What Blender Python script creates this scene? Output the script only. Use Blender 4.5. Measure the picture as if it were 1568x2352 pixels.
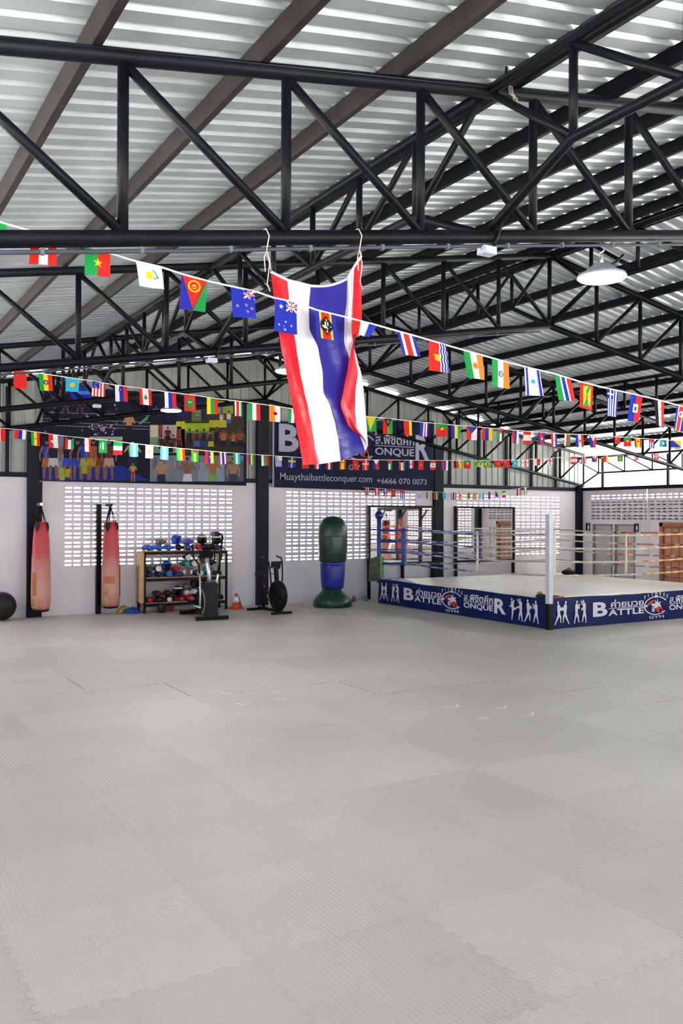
import bpy, math, random
import numpy as np
from mathutils import Matrix, Vector

# ------------------------------------------------------------------ camera, sky, exposure
S = bpy.context.scene
for _o in list(bpy.data.objects):
    bpy.data.objects.remove(_o)
FW, FH = 1568.0, 2352.0
CAM = np.array([-9.2607, -19.3768, 2.1486]); YAW, PIT, ROL, FOC = 0.5376, 0.00608, 0.00348, 2002.0
_fw = np.array([math.sin(YAW)*math.cos(PIT), math.cos(YAW)*math.cos(PIT), math.sin(PIT)])
_rt = np.array([math.cos(YAW), -math.sin(YAW), 0.0]); _up = np.cross(_rt, _fw)
_r2 = math.cos(ROL)*_rt + math.sin(ROL)*_up; _u2 = -math.sin(ROL)*_rt + math.cos(ROL)*_up
cam = bpy.data.cameras.new('camera'); cam.sensor_fit = 'VERTICAL'; cam.sensor_height = 36.0
cam.lens = FOC/FH*36.0; cam.clip_end = 300
camo = bpy.data.objects.new('camera', cam); S.collection.objects.link(camo)
camo.matrix_world = Matrix(((_r2[0], _u2[0], -_fw[0], CAM[0]), (_r2[1], _u2[1], -_fw[1], CAM[1]),
                            (_r2[2], _u2[2], -_fw[2], CAM[2]), (0, 0, 0, 1)))
S.camera = camo
W = bpy.data.worlds.new('overcast_sky'); S.world = W; W.use_nodes = True
bg = W.node_tree.nodes['Background']; bg.inputs[0].default_value = (0.90, 0.93, 1.0, 1); bg.inputs[1].default_value = 1.5
sun = bpy.data.lights.new('sun', 'SUN'); sun.energy = 34; sun.angle = .02; sun.color = (1, .96, .9)
suno = bpy.data.objects.new('sun', sun); S.collection.objects.link(suno); suno.location = (40, 10, 60)
suno.rotation_euler = Vector((-.40, -.10, -.90)).to_track_quat('-Z', 'Y').to_euler()
S.view_settings.view_transform = 'Standard'; S.view_settings.look = 'None'
S.view_settings.exposure = 1.22; S.view_settings.gamma = 1.0; S.view_settings.use_curve_mapping = False
S.cycles.sample_clamp_indirect = 8.0; S.cycles.max_bounces = 8

def _ray(x, y):
    return _fw + (x-FW/2)/FOC*_r2 - (y-FH/2)/FOC*_u2
def atY(x, y, Y):
    d = _ray(x, y); return CAM + d*((Y-CAM[1])/d[1])
def atX(x, y, X):
    d = _ray(x, y); return CAM + d*((X-CAM[0])/d[0])
def atZ(x, y, Z):
    d = _ray(x, y); return CAM + d*((Z-CAM[2])/d[2])
def project(P):
    d = np.array(P, float)-CAM; z = d@_fw
    return (FW/2+FOC*(d@_r2)/z, FH/2-FOC*(d@_u2)/z, z)
rnd = random.Random(7)

# ------------------------------------------------------------------ materials
MATS = {}
def srgb(h):
    h = h.lstrip('#'); c = [int(h[i:i+2], 16)/255 for i in (0, 2, 4)]
    return tuple((v/12.92 if v <= .04045 else ((v+.055)/1.055)**2.4) for v in c)
def mat(name, col, rough=.6, metal=0., noise=0., nscale=8., emit=0., bump=0., bscale=40., spec=.5, transl=0., coat=0.):
    if name in MATS: return MATS[name]
    if isinstance(col, str): col = srgb(col)
    m = bpy.data.materials.new(name); m.use_nodes = True; nt = m.node_tree; N = nt.nodes; L = nt.links
    b = N['Principled BSDF']
    b.inputs['Base Color'].default_value = (*col, 1); b.inputs['Roughness'].default_value = rough
    b.inputs['Metallic'].default_value = metal; b.inputs['Specular IOR Level'].default_value = spec
    b.inputs['Coat Weight'].default_value = coat
    if emit:
        b.inputs['Emission Color'].default_value = (*col, 1); b.inputs['Emission Strength'].default_value = emit
    geo = N.new('ShaderNodeNewGeometry')
    if noise:
        n = N.new('ShaderNodeTexNoise'); n.inputs['Scale'].default_value = nscale; n.inputs['Detail'].default_value = 5
        L.new(geo.outputs['Position'], n.inputs['Vector'])
        r = N.new('ShaderNodeMapRange'); r.inputs['From Min'].default_value = .3; r.inputs['From Max'].default_value = .7
        r.inputs['To Min'].default_value = 1-noise; r.inputs['To Max'].default_value = 1+noise
        L.new(n.outputs['Fac'], r.inputs['Value'])
        mx = N.new('ShaderNodeVectorMath'); mx.operation = 'SCALE'; mx.inputs[0].default_value = col
        L.new(r.outputs[0], mx.inputs['Scale']); L.new(mx.outputs[0], b.inputs['Base Color'])
    if bump:
        n2 = N.new('ShaderNodeTexNoise'); n2.inputs['Scale'].default_value = bscale; n2.inputs['Detail'].default_value = 3
        L.new(geo.outputs['Position'], n2.inputs['Vector'])
        bp = N.new('ShaderNodeBump'); bp.inputs['Strength'].default_value = bump; bp.inputs['Distance'].default_value = .01
        L.new(n2.outputs['Fac'], bp.inputs['Height']); L.new(bp.outputs[0], b.inputs['Normal'])
    if transl:
        t = N.new('ShaderNodeBsdfTranslucent'); t.inputs[0].default_value = (*col, 1)
        mixs = N.new('ShaderNodeMixShader'); mixs.inputs[0].default_value = transl
        L.new(b.outputs[0], mixs.inputs[1]); L.new(t.outputs[0], mixs.inputs[2])
        L.new(mixs.outputs[0], N['Material Output'].inputs['Surface'])
    MATS[name] = m
    return m
STEEL = mat('black_painted_steel', (.0040, .0045, .0075), .45, noise=.35, nscale=6, spec=.15)
COLM = mat('navy_black_column_paint', (.0035, .006, .014), .5, noise=.2, spec=.2)
PURL = mat('primer_brown_steel', (.026, .022, .022), .5, spec=.2, noise=.3, nscale=5)
WHITE = mat('white_wall_paint', (.76, .725, .775), .7, noise=.04, nscale=2)
VENTM = mat('white_vent_block', (.72, .68, .75), .7, noise=.04, nscale=3)
SHEET = mat('galvanised_roof_sheet', (.545, .605, .64), .40, metal=.4, noise=.12, nscale=3)
CLAD = mat('grey_wall_cladding', (.33, .345, .32), .45, metal=.2, noise=.08, nscale=3)
TSHEET = mat('translucent_white_sheet', (.85, .88, .86), .5, transl=.75)
GROUND = mat('pale_outdoor_concrete', (.72, .71, .69), .9, noise=.06, nscale=.7)
SLAB = mat('grey_concrete_slab', (.12, .12, .115), .9, noise=.1, nscale=2)
CONC = mat('neighbour_wall_render', (.55, .54, .53), .9, noise=.06)
DKGREY = mat('charcoal_plastic', (.014, .0145, .018), .45, spec=.3, noise=.15)
BLACK = mat('black_plastic', (.005, .005, .006), .45, spec=.2, noise=.15)
SILVER = mat('silver_metal', (.72, .74, .78), .3, metal=.7, noise=.05)
PIPE = mat('grey_conduit_plastic', (.045, .05, .07), .5, noise=.1)
CLIPM = mat('grey_conduit_clip', (.11, .12, .16), .5, noise=.1)
BOXM = mat('pale_junction_box', (.52, .55, .66), .5, noise=.06)
STRING = mat('cream_string', (.72, .68, .58), .8, noise=.1)
CORD = mat('white_bunting_cord', (.85, .84, .84), .7, noise=.04)
NAVY = mat('navy_vinyl', (.0035, .006, .033), .5, spec=.15, noise=.15, nscale=3, bump=.25, bscale=5)
BLUEV = mat('blue_skirt_vinyl', (.005, .013, .10), .45, spec=.2, noise=.12, nscale=3, bump=.3, bscale=5)
PRINTW = mat('white_print', (.74, .76, .86), .55, noise=.03)
PRINTL = mat('lilac_white_print', (.36, .355, .47), .55, noise=.03)
PRINTR = mat('red_print', (.62, .045, .04), .55, noise=.05)
CANVAS = mat('cream_ring_canvas', (.88, .83, .76), .38, noise=.08, nscale=2, bump=.15, bscale=6)
WORN = mat('worn_brown_edge', (.20, .13, .10), .8, noise=.6, nscale=14)
PLY = mat('pale_plywood', (.58, .36, .17), .6, noise=.12, nscale=9)
BLUE = mat('blue_padding', (.018, .075, .33), .42, noise=.1)
REDP = mat('red_padding', (.55, .045, .035), .45, noise=.1)
CREAM = mat('cream_padding', (.74, .71, .62), .6, noise=.06)
ORANGE = mat('orange_rope_tape', (.72, .36, .08), .6, noise=.08)
WOOD = mat('reddish_brown_door_wood', (.34, .12, .065), .45, noise=.25, nscale=7)
WOODL = mat('light_brown_door_panel', (.46, .21, .12), .45, noise=.2, nscale=9)
DOORG = mat('grey_door_paint', (.44, .43, .41), .55, noise=.05)
DOORJ = mat('dark_grey_jamb', (.2, .2, .195), .55, noise=.05)
LAMPE = mat('lit_lamp_diffuser', (.86, .93, 1.0), .5, emit=30)
LAMPH = mat('lamp_housing', (.45, .47, .52), .4, metal=.4, noise=.05)
MIRROR = mat('mirror_glass', (.86, .88, .87), .02, metal=1.0)
def fcol(name, h):
    return mat('flag_'+name, h, .65, noise=.05, nscale=25, transl=.32, spec=.3)
F = {'r': fcol('red', '#e0261f'), 'w': fcol('white', '#f2f0f4'), 'b': fcol('blue', '#1c2fb4'), 'g': fcol('green', '#12a04c'),
     'y': fcol('yellow', '#f3d81f'), 'o': fcol('orange', '#f08a24'), 'k': fcol('black', '#16161a'), 'c': fcol('sky', '#35b4dc'),
     'n': fcol('navy', '#172a6e'), 'm': fcol('maroon', '#8b1a2a'), 't': fcol('teal', '#1b7f7a'), 'p': fcol('pale', '#d9c7bd')}
for k_, h_ in (('R', '#e81a2c'), ('Wt', '#f4f2f8'), ('B', '#2c259a')):
    F[k_] = mat('satin_flag_'+k_, h_, .30, noise=.05, nscale=4, transl=.30, spec=.6, bump=.5, bscale=11)

# floor mat material: grey foam, woven relief on the 45 degree diagonals, tone differs mat by mat
def mat_foam():
    m = bpy.data.materials.new('grey_woven_foam'); m.use_nodes = True; N = m.node_tree.nodes; L = m.node_tree.links
    b = N['Principled BSDF']; b.inputs['Roughness'].default_value = .42; b.inputs['Specular IOR Level'].default_value = .5
    geo = N.new('ShaderNodeNewGeometry'); oi = N.new('ShaderNodeObjectInfo')
    mp = N.new('ShaderNodeVectorRotate'); mp.rotation_type = 'Z_AXIS'; mp.inputs['Angle'].default_value = math.radians(45)
    L.new(geo.outputs['Position'], mp.inputs['Vector'])
    sp = N.new('ShaderNodeSeparateXYZ'); L.new(mp.outputs[0], sp.inputs[0])
    def sn(out, per):
        a = N.new('ShaderNodeMath'); a.operation = 'MULTIPLY'; a.inputs[1].default_value = 2*math.pi/per; L.new(out, a.inputs[0])
        s = N.new('ShaderNodeMath'); s.operation = 'SINE'; L.new(a.outputs[0], s.inputs[0]); return s
    sx, sy = sn(sp.outputs[0], .042), sn(sp.outputs[1], .042)
    pr = N.new('ShaderNodeMath'); pr.operation = 'MULTIPLY'; L.new(sx.outputs[0], pr.inputs[0]); L.new(sy.outputs[0], pr.inputs[1])
    bp = N.new('ShaderNodeBump'); bp.inputs['Strength'].default_value = .38; bp.inputs['Distance'].default_value = .0045
    L.new(pr.outputs[0], bp.inputs['Height']); L.new(bp.outputs[0], b.inputs['Normal'])
    n = N.new('ShaderNodeTexNoise'); n.inputs['Scale'].default_value = .55; n.inputs['Detail'].default_value = 4
    L.new(geo.outputs['Position'], n.inputs['Vector'])
    r1 = N.new('ShaderNodeMapRange'); r1.inputs['To Min'].default_value = .94; r1.inputs['To Max'].default_value = 1.05
    L.new(oi.outputs['Random'], r1.inputs['Value'])
    r2 = N.new('ShaderNodeMapRange'); r2.inputs['From Min'].default_value = .3; r2.inputs['From Max'].default_value = .7
    r2.inputs['To Min'].default_value = .93; r2.inputs['To Max'].default_value = 1.07; L.new(n.outputs['Fac'], r2.inputs['Value'])
    mu = N.new('ShaderNodeMath'); mu.operation = 'MULTIPLY'; L.new(r1.outputs[0], mu.inputs[0]); L.new(r2.outputs[0], mu.inputs[1])
    vm = N.new('ShaderNodeVectorMath'); vm.operation = 'SCALE'; vm.inputs[0].default_value = (.57, .53, .49)
    L.new(mu.outputs[0], vm.inputs['Scale']); L.new(vm.outputs[0], b.inputs['Base Color'])
    return m
FOAM = mat_foam()

# faded banana bag leather: red at the top and the sides, bleached pink where the kicks land
def mat_bag():
    m = bpy.data.materials.new('faded_red_bag_leather'); m.use_nodes = True; N = m.node_tree.nodes; L = m.node_tree.links
    b = N['Principled BSDF']; b.inputs['Roughness'].default_value = .5
    tc = N.new('ShaderNodeTexCoord'); sp = N.new('ShaderNodeSeparateXYZ'); L.new(tc.outputs['Object'], sp.inputs[0])
    n = N.new('ShaderNodeTexNoise'); n.inputs['Scale'].default_value = 6; L.new(tc.outputs['Object'], n.inputs['Vector'])
    ad = N.new('ShaderNodeMath'); ad.operation = 'MULTIPLY_ADD'; ad.inputs[1].default_value = .35
    L.new(n.outputs['Fac'], ad.inputs[0]); L.new(sp.outputs[2], ad.inputs[2])
    cr = N.new('ShaderNodeValToRGB'); e = cr.color_ramp.elements
    e[0].position = .0; e[0].color = (.56, .18, .16, 1); e[1].position = 1.0; e[1].color = (.46, .015, .025, 1)
    for p_, c_ in ((.22, (.60, .33, .27, 1)), (.48, (.56, .22, .20, 1)), (.66, (.52, .06, .07, 1))):
        q = cr.color_ramp.elements.new(p_); q.color = c_
    mr = N.new('ShaderNodeMapRange'); mr.inputs['From Min'].default_value = .2; mr.inputs['From Max'].default_value = 2.0
    L.new(ad.outputs[0], mr.inputs['Value']); L.new(mr.outputs[0], cr.inputs['Fac']); L.new(cr.outputs[0], b.inputs['Base Color'])
    return m
BAGM = mat_bag()

# ------------------------------------------------------------------ mesh helpers
def V(*a): return np.array(a, float)
def unit(v): v = np.array(v, float); return v/(np.linalg.norm(v)+1e-12)
class MB:
    def __init__(s): s.v = []; s.f = []; s.m = []; s.sm = []
    def add(s, vs, fs, mi=0, smooth=False):
        o = len(s.v); s.v += [tuple(map(float, p)) for p in vs]
        for f in fs: s.f.append(tuple(i+o for i in f)); s.m.append(mi); s.sm.append(smooth)
        return s
    def box(s, lo, hi, mi=0):
        x0, y0, z0 = lo; x1, y1, z1 = hi
        return s.add([(x0, y0, z0), (x1, y0, z0), (x1, y1, z0), (x0, y1, z0), (x0, y0, z1), (x1, y0, z1), (x1, y1, z1), (x0, y1, z1)],
                     [(0, 3, 2, 1), (4, 5, 6, 7), (0, 1, 5, 4), (1, 2, 6, 5), (2, 3, 7, 6), (3, 0, 4, 7)], mi)
    def beam(s, a, b, w, h, up=(0, 0, 1), mi=0):
        a, b = V(*a), V(*b); d = unit(b-a); u = np.array(up, float)
        if abs(d@u) > .99: u = V(0, 1, 0)
        x = unit(np.cross(d, u)); y = np.cross(x, d)
        c = [x*w/2*i+y*h/2*j for i, j in ((-1, -1), (1, -1), (1, 1), (-1, 1))]
        return s.add([a+q for q in c]+[b+q for q in c], [(0, 3, 2, 1), (4, 5, 6, 7), (0, 1, 5, 4), (1, 2, 6, 5), (2, 3, 7, 6), (3, 0, 4, 7)], mi)
    def ring(s, c, x, y, r, n): return [c+(x*math.cos(2*math.pi*i/n)+y*math.sin(2*math.pi*i/n))*r for i in range(n)]
    def tube(s, pts, r, n=10, mi=0, cap=True, mis=None):
        pts = [np.array(p, float) for p in pts]; k = len(pts)
        rs = r if isinstance(r, (list, tuple)) else [r]*k
        x = None; vs = []
        for i, p in enumerate(pts):
            d = unit(pts[min(i+1, k-1)]-pts[max(i-1, 0)])
            if x is None:
                a = V(0, 0, 1) if abs(d[2]) < .9 else V(1, 0, 0); x = unit(np.cross(d, a))
            else: x = unit(x-d*(x@d))
            vs += s.ring(p, x, np.cross(d, x), rs[i], n)
        o = len(s.v); s.v += [tuple(map(float, q)) for q in vs]
        for i in range(k-1):
            for j in range(n):
                a, b = i*n+j, i*n+(j+1) % n
                s.f.append((o+a, o+b, o+b+n, o+a+n)); s.m.append(mis[i] if mis else mi); s.sm.append(True)
        if cap:
            s.f.append(tuple(o+i for i in range(n))[::-1]); s.m.append(mis[0] if mis else mi); s.sm.append(False)
            s.f.append(tuple(o+(k-1)*n+i for i in range(n))); s.m.append(mis[-1] if mis else mi); s.sm.append(False)
        return s
    def lathe(s, prof, c=(0, 0, 0), n=20, axis=(0, 0, 1), mi=0, sx=1., sy=1., smooth=True, mis=None):
        c = V(*c); z = unit(axis); a = V(1, 0, 0) if abs(z[0]) < .9 else V(0, 1, 0); x = unit(a-z*(a@z)); y = np.cross(z, x)
        vs = []
        for r, h in prof:
            vs += [c+z*h+(x*math.cos(2*math.pi*i/n)*sx+y*math.sin(2*math.pi*i/n)*sy)*max(r, 1e-4) for i in range(n)]
        fs = []; o = len(s.v); s.v += [tuple(map(float, q)) for q in vs]
        for i in range(len(prof)-1):
            for j in range(n):
                p, q = i*n+j, i*n+(j+1) % n
                s.f.append((o+p, o+q, o+q+n, o+p+n)); s.m.append(mis[i] if mis else mi); s.sm.append(smooth)
        for base, rev in ((0, True), ((len(prof)-1)*n, False)):
            fc = tuple(o+base+i for i in range(n)); s.f.append(fc[::-1] if rev else fc); s.m.append((mis[0] if rev else mis[-1]) if mis else mi); s.sm.append(False)
        return s
    def ball(s, c, r, n=14, k=9, mi=0, rot=None):
        r = (r, r, r) if isinstance(r, (int, float)) else r
        vs = []; c = V(*c); R = np.array(rot) if rot is not None else np.eye(3)
        for i in range(k+1):
            t = math.pi*i/k
            for j in range(n):
                p = 2*math.pi*j/n
                vs.append(c+R@V(r[0]*math.sin(t)*math.cos(p), r[1]*math.sin(t)*math.sin(p), -r[2]*math.cos(t)))
        fs = [(i*n+j, i*n+(j+1) % n, (i+1)*n+(j+1) % n, (i+1)*n+j) for i in range(k) for j in range(n)]
        return s.add(vs, fs, mi, True)
    def prism(s, poly, o, ex, ey, t, mi=0, back=True):
        """flat polygon (2D list) set at o with axes ex, ey, thickness t along ex x ey"""
        o, ex, ey = V(*o), V(*ex), V(*ey); nz = unit(np.cross(ex, ey)); n = len(poly)
        top = [o+ex*p[0]+ey*p[1]+nz*t for p in poly]
        if not back: return s.add(top, [tuple(range(n))], mi)
        bot = [o+ex*p[0]+ey*p[1] for p in poly]
        return s.add(top+bot, [tuple(range(n)), tuple(range(2*n-1, n-1, -1))]+[(i, i+n, (i+1) % n+n, (i+1) % n) for i in range(n)], mi)
    def mesh(s, name, off=(0, 0, 0)):
        me = bpy.data.meshes.new(name); of = np.array(off, float)
        me.from_pydata([tuple(np.array(p)-of) for p in s.v], [], s.f)
        me.polygons.foreach_set('material_index', s.m); me.polygons.foreach_set('use_smooth', s.sm); me.update()
        return me
LOC = {}
def tag(o, label=None, cat=None, group=None, kind=None):
    if label: o['label'] = label
    if cat: o['category'] = cat
    if group: o['group'] = group
    if kind: o['kind'] = kind
    return o
def link(name, data, mats=None):
    o = bpy.data.objects.new(name, data); S.collection.objects.link(o)
    if mats is not None:
        for m in (mats if isinstance(mats, (list, tuple)) else [mats]): data.materials.append(m)
    return o
def thing(name, label, cat, loc=(0, 0, 0), group=None, kind=None):
    o = link(name, None); o.location = loc; LOC[o.name] = np.array(loc, float); o.empty_display_size = .1
    return tag(o, label, cat, group, kind)
def part(parent, name, mb, mats, label=None, kind=None):
    off = LOC[parent.name] if parent is not None else (0, 0, 0)
    o = link(name, mb.mesh(name, off), mats)
    if parent is not None: o.parent = parent; LOC[o.name] = off
    else: LOC[o.name] = np.zeros(3)
    return tag(o, label, kind=kind)
def inst(parent, name, me, loc, rot=(0, 0, 0), scale=(1, 1, 1)):
    o = bpy.data.objects.new(name, me); S.collection.objects.link(o); o.parent = parent
    o.location = np.array(loc, float)-LOC[parent.name]; o.rotation_euler = rot; o.scale = scale; LOC[o.name] = np.array(loc, float)
    return o
def solo(name, mb, mats, label, cat, loc, group=None):
    o = link(name, mb.mesh(name, loc), mats); o.location = loc; LOC[o.name] = np.array(loc, float)
    return tag(o, label, cat, group)
# text -> 2D mesh
_tc = {}
def text2d(txt, bold=.0, res=3):
    key = (txt, bold)
    if key not in _tc:
        cu = bpy.data.curves.new('lettering', 'FONT'); cu.body = txt; cu.size = 1; cu.offset = bold; cu.resolution_u = res; cu.fill_mode = 'FRONT'
        ob = bpy.data.objects.new('lettering', cu); S.collection.objects.link(ob)
        bpy.context.view_layer.update()
        me = bpy.data.meshes.new_from_object(ob.evaluated_get(bpy.context.evaluated_depsgraph_get()))
        vs = np.array([v.co[:2] for v in me.vertices]) if len(me.vertices) else np.zeros((0, 2)); fs = [tuple(p.vertices) for p in me.polygons]
        bpy.data.objects.remove(ob); bpy.data.curves.remove(cu); bpy.data.meshes.remove(me)
        _tc[key] = (vs, fs)
    return _tc[key]
def put_text(mb, txt, o, ex, ey, x0, x1, y0, y1, bold=.0, lift=.004, mi=0, shear=0.):
    vs, fs = text2d(txt, bold)
    if len(vs) == 0: return
    lo, hi = vs.min(0), vs.max(0); o, ex, ey = V(*o), V(*ex), V(*ey); nz = unit(np.cross(ex, ey))
    u = (vs-lo)/(hi-lo); xs = x0+u[:, 0]*(x1-x0); ys = y0+u[:, 1]*(y1-y0)+shear*(u[:, 0])
    mb.add([o+ex*a+ey*b+nz*lift for a, b in zip(xs, ys)], fs, mi)
def arc_text(mb, txt, o, ex, ey, cx, cy, rx, ry, a0, a1, h, bold, lift, mi=0):
    for i, ch in enumerate(txt):
        a = math.radians(a0+(a1-a0)*(i+.5)/len(txt)); p = (cx+rx*math.cos(a), cy+ry*math.sin(a))
        t = math.atan2(ry*math.cos(a)*(-1), rx*math.sin(a)*1)
        ang = math.atan2(-ry*math.cos(a), rx*math.sin(a)) if a1 < a0 else math.atan2(ry*math.cos(a), -rx*math.sin(a))
        ang = math.atan2(math.sin(ang), math.cos(ang))*.62
        vs, fs = text2d(ch, bold); lo, hi = vs.min(0), vs.max(0); w = (hi-lo); sc = h/w[1]
        q = (vs-lo-[w[0]/2, 0])*sc; c, s_ = math.cos(ang), math.sin(ang)
        X = q[:, 0]*c-q[:, 1]*s_+p[0]; Y = q[:, 0]*s_+q[:, 1]*c+p[1]
        oo, e1, e2 = V(*o), V(*ex), V(*ey); nz = unit(np.cross(e1, e2))
        mb.add([oo+e1*a_+e2*b_+nz*lift for a_, b_ in zip(X, Y)], fs, mi)
def disc(cx, cy, rx, ry=None, n=16, a0=0): ry = ry or rx; return [(cx+rx*math.cos(a0+2*math.pi*i/n), cy+ry*math.sin(a0+2*math.pi*i/n)) for i in range(n)]
def star(cx, cy, r, rx=1., n=5, inner=.4, up=math.pi/2): return [(cx+rx*(r if i % 2 == 0 else r*inner)*math.cos(up+math.pi*i/n), cy+(r if i % 2 == 0 else r*inner)*math.sin(up+math.pi*i/n)) for i in range(2*n)]
def limb(x0, y0, x1, y1, w0, w1):
    d = np.array([x1-x0, y1-y0]); d = d/(np.linalg.norm(d)+1e-9); n = np.array([-d[1], d[0]])
    a, b = np.array([x0, y0]), np.array([x1, y1])
    return [tuple(a+n*w0/2), tuple(a-d*w0/2), tuple(a-n*w0/2), tuple(b-n*w1/2), tuple(b+d*w1/2), tuple(b+n*w1/2)]

# ------------------------------------------------------------------ structure: ground, floor, walls, roof
XW, YE, D, HW = 10.83, -24.6, 5.364, 2.98
PAN = .985
TY = [-14.75, -9.85, -4.92, -.18]
ztop = lambda x: 6.05-.181*abs(x)
zbot = lambda x: 5.0-.172*abs(x)
zroof = lambda x: ztop(x)+.17
g = MB(); g.box((-60, -70, -.12), (60, 60, -.06))
go = part(None, 'ground', g, GROUND); tag(go, kind='structure')
fl = thing('floor', None, None, (0, 0, -.03), kind='structure')
f_ = MB(); f_.box((-XW-.1, YE, -.06), (XW+.1, .15, -.026)); part(fl, 'slab', f_, SLAB)
# interlocking mats, 1 m grid
def mat_outline(teeth):
    n = 15
    def edge(i):
        if not teeth: return []
        pts = []; s = 1/n; amp = .013
        for k in range(n):
            a = k*s; sg = 1 if k % 2 == 0 else -1
            w = .006
            pts += [(a+(w if k else .012), 0), (a-w+.000+(.018 if k == 0 else 0), sg*amp), (a+s+w-(.018 if k == n-1 else 0), sg*amp), (a+s-(w if k < n-1 else .012), 0)]
        return pts
    e = edge(0); P = [(0, 0)]+e+[(1, 0)]
    P += [(1-y*1, x) for x, y in [(a, -b) for a, b in e]]
    P += [(1, 1)]+[(x, 1+y) for x, y in e[::-1]]+[(0, 1)]+[(-y, x) for x, y in [(a, -b) for a, b in e[::-1]]]
    # drop duplicates
    Q = []
    for p in P:
        if not Q or math.dist(p, Q[-1]) > 1e-4: Q.append(p)
    if math.dist(Q[0], Q[-1]) < 1e-4: Q.pop()
    # inset for the joint
    n_ = len(Q); R = []
    for i in range(n_):
        a, b, c = np.array(Q[i-1]), np.array(Q[i]), np.array(Q[(i+1) % n_])
        d1, d2 = unit(b-a), unit(c-b); n1, n2 = V(-d1[1], d1[0]), V(-d2[1], d2[0]); m_ = n1+n2; l = m_@m_
        m_ = m_/max(l, .5)*2*.5 if l > 1e-6 else n1
        R.append(tuple(b+m_*(.0014 if teeth else .003)))
    return R
def mat_mesh(teeth):
    P = mat_outline(teeth); n = len(P); vs = [(x, y, 0) for x, y in P]+[(x, y, -.024) for x, y in P]
    m = MB(); m.add(vs, [tuple(range(n))]+[(i, i+n, (i+1) % n+n, (i+1) % n) for i in range(n)])
    me = m.mesh('mat_tile'); me.materials.append(FOAM); return me
MT, MP = mat_mesh(True), mat_mesh(False)
cells = []
for i in range(-12, 11):
    for j in range(-26, 1):
        x, y = i+.55, j-.52+.0
        x0, y0 = max(x, -XW+.03), max(y, YE+.02); x1, y1 = min(x+1, XW-.03), min(y+1, -.06)
        if x1-x0 < .1 or y1-y0 < .1: continue
        if 2.85 < x0 and x1 < 8.7 and -6.9 < y0 and y1 < -1: continue
        pr = [project((a, b, 0)) for a in (x0, x1) for b in (y0, y1)]
        vis = any(q[2] > .5 and -15 < q[0] < FW+15 and q[1] < FH+40 for q in pr)
        d = project((x+.5, y+.5, 0))[2]
        cells.append((not vis, d if d > 0 else 99, x0, y0, x1, y1))
cells.sort(); rest = MB(); nm = 0
for nv, d, x0, y0, x1, y1 in cells:
    full = abs(x1-x0-1) < 1e-6 and abs(y1-y0-1) < 1e-6
    if nv or nm >= 298:
        rest.box((x0+.003, y0+.003, -.024), (x1-.003, y1-.003, 0)); continue
    nm += 1
    o = inst(fl, 'mat_tile', MT if (full and d < 11) else MP, (x0, y0, 0), scale=(1 if full else x1-x0, 1 if full else y1-y0, 1))
part(fl, 'outer_mats', rest, FOAM, kind='stuff')

# vent block (0.4 x 0.2, four slots)
def vent_mesh():
    xs = [.0004, .032, .178, .222, .368, .3996]; zs = [.0004, .039, .075, .125, .161, .1996]; t = .09; m = MB()
    holes = {(1, 1), (3, 1), (1, 3), (3, 3)}
    for y, rev in ((0, False), (t, True)):
        for i in range(5):
            for j in range(5):
                if (i, j) in holes: continue
                q = [(xs[i], y, zs[j]), (xs[i+1], y, zs[j]), (xs[i+1], y, zs[j+1]), (xs[i], y, zs[j+1])]
                m.add(q[::-1] if rev else q, [(0, 1, 2, 3)])
    for i, j in holes:
        a, b, c, d = xs[i], xs[i+1], zs[j], zs[j+1]
        m.add([(a, 0, c), (b, 0, c), (b, 0, d), (a, 0, d), (a, t, c), (b, t, c), (b, t, d), (a, t, d)],
              [(0, 4, 5, 1), (1, 5, 6, 2), (2, 6, 7, 3), (3, 7, 4, 0)])
    a, b, c, d = xs[0], xs[-1], zs[0], zs[-1]
    m.add([(a, 0, c), (b, 0, c), (b, 0, d), (a, 0, d), (a, t, c), (b, t, c), (b, t, d), (a, t, d)],
          [(0, 1, 5, 4), (1, 2, 6, 5), (2, 3, 7, 6), (3, 0, 4, 7)])
    me = m.mesh('vent_block'); me.materials.append(VENTM); return me
VM = vent_mesh()
VZ1 = 2.772+.035+.022; VZ0 = VZ1-1.8
def wall_with_openings(mb, horiz, x0, x1, z1, openings, lo=0.0):
    """rectangles that leave the openings (a,b,c,d) free; horiz(x,z)->box corners"""
    xs = sorted({x0, x1, *[v for o in openings for v in o[:2]]})
    for a, b in zip(xs[:-1], xs[1:]):
        zs = sorted([o[2:] for o in openings if o[0] <= a+1e-6 and o[1] >= b-1e-6]); z = lo
        for c, d in zs:
            if c > z+1e-6: horiz(a, b, z, c)
            z = d
        if z1 > z+1e-6: horiz(a, b, z, z1)
wb = thing('wall_back', None, None, (0, 0, 0), kind='structure')
m = MB(); starts = [-4.7118-.03, .6919-.03, 6.0798-.03, -4.7118-.03-D]
ops = [(s, s+4.0, VZ0, VZ1) for s in starts]
wall_with_openings(m, lambda a, b, c, d: m.box((a, 0, c), (b, .1, d)), -XW, XW, HW, ops, -.06)
part(wb, 'white_masonry', m, WHITE)
for s in starts[:3]:
    for i in range(10):
        for j in range(9):
            inst(wb, 'vent_block', VM, (s+.4*i, .005, VZ0+.2*j))
m = MB()
for j in range(9):
    for i in range(10): m.box((starts[3]+.4*i, .005, VZ0+.2*j+.08), (starts[3]+.4*i+.4, .095, VZ0+.2*j+.2))
part(wb, 'outer_vent_wall', m, VENTM, kind='stuff')
m = MB(); m.beam((-XW, -.03, HW+.05), (XW, -.03, HW+.05), .08, .1); part(wb, 'wall_top_beam', m, COLM)
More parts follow.
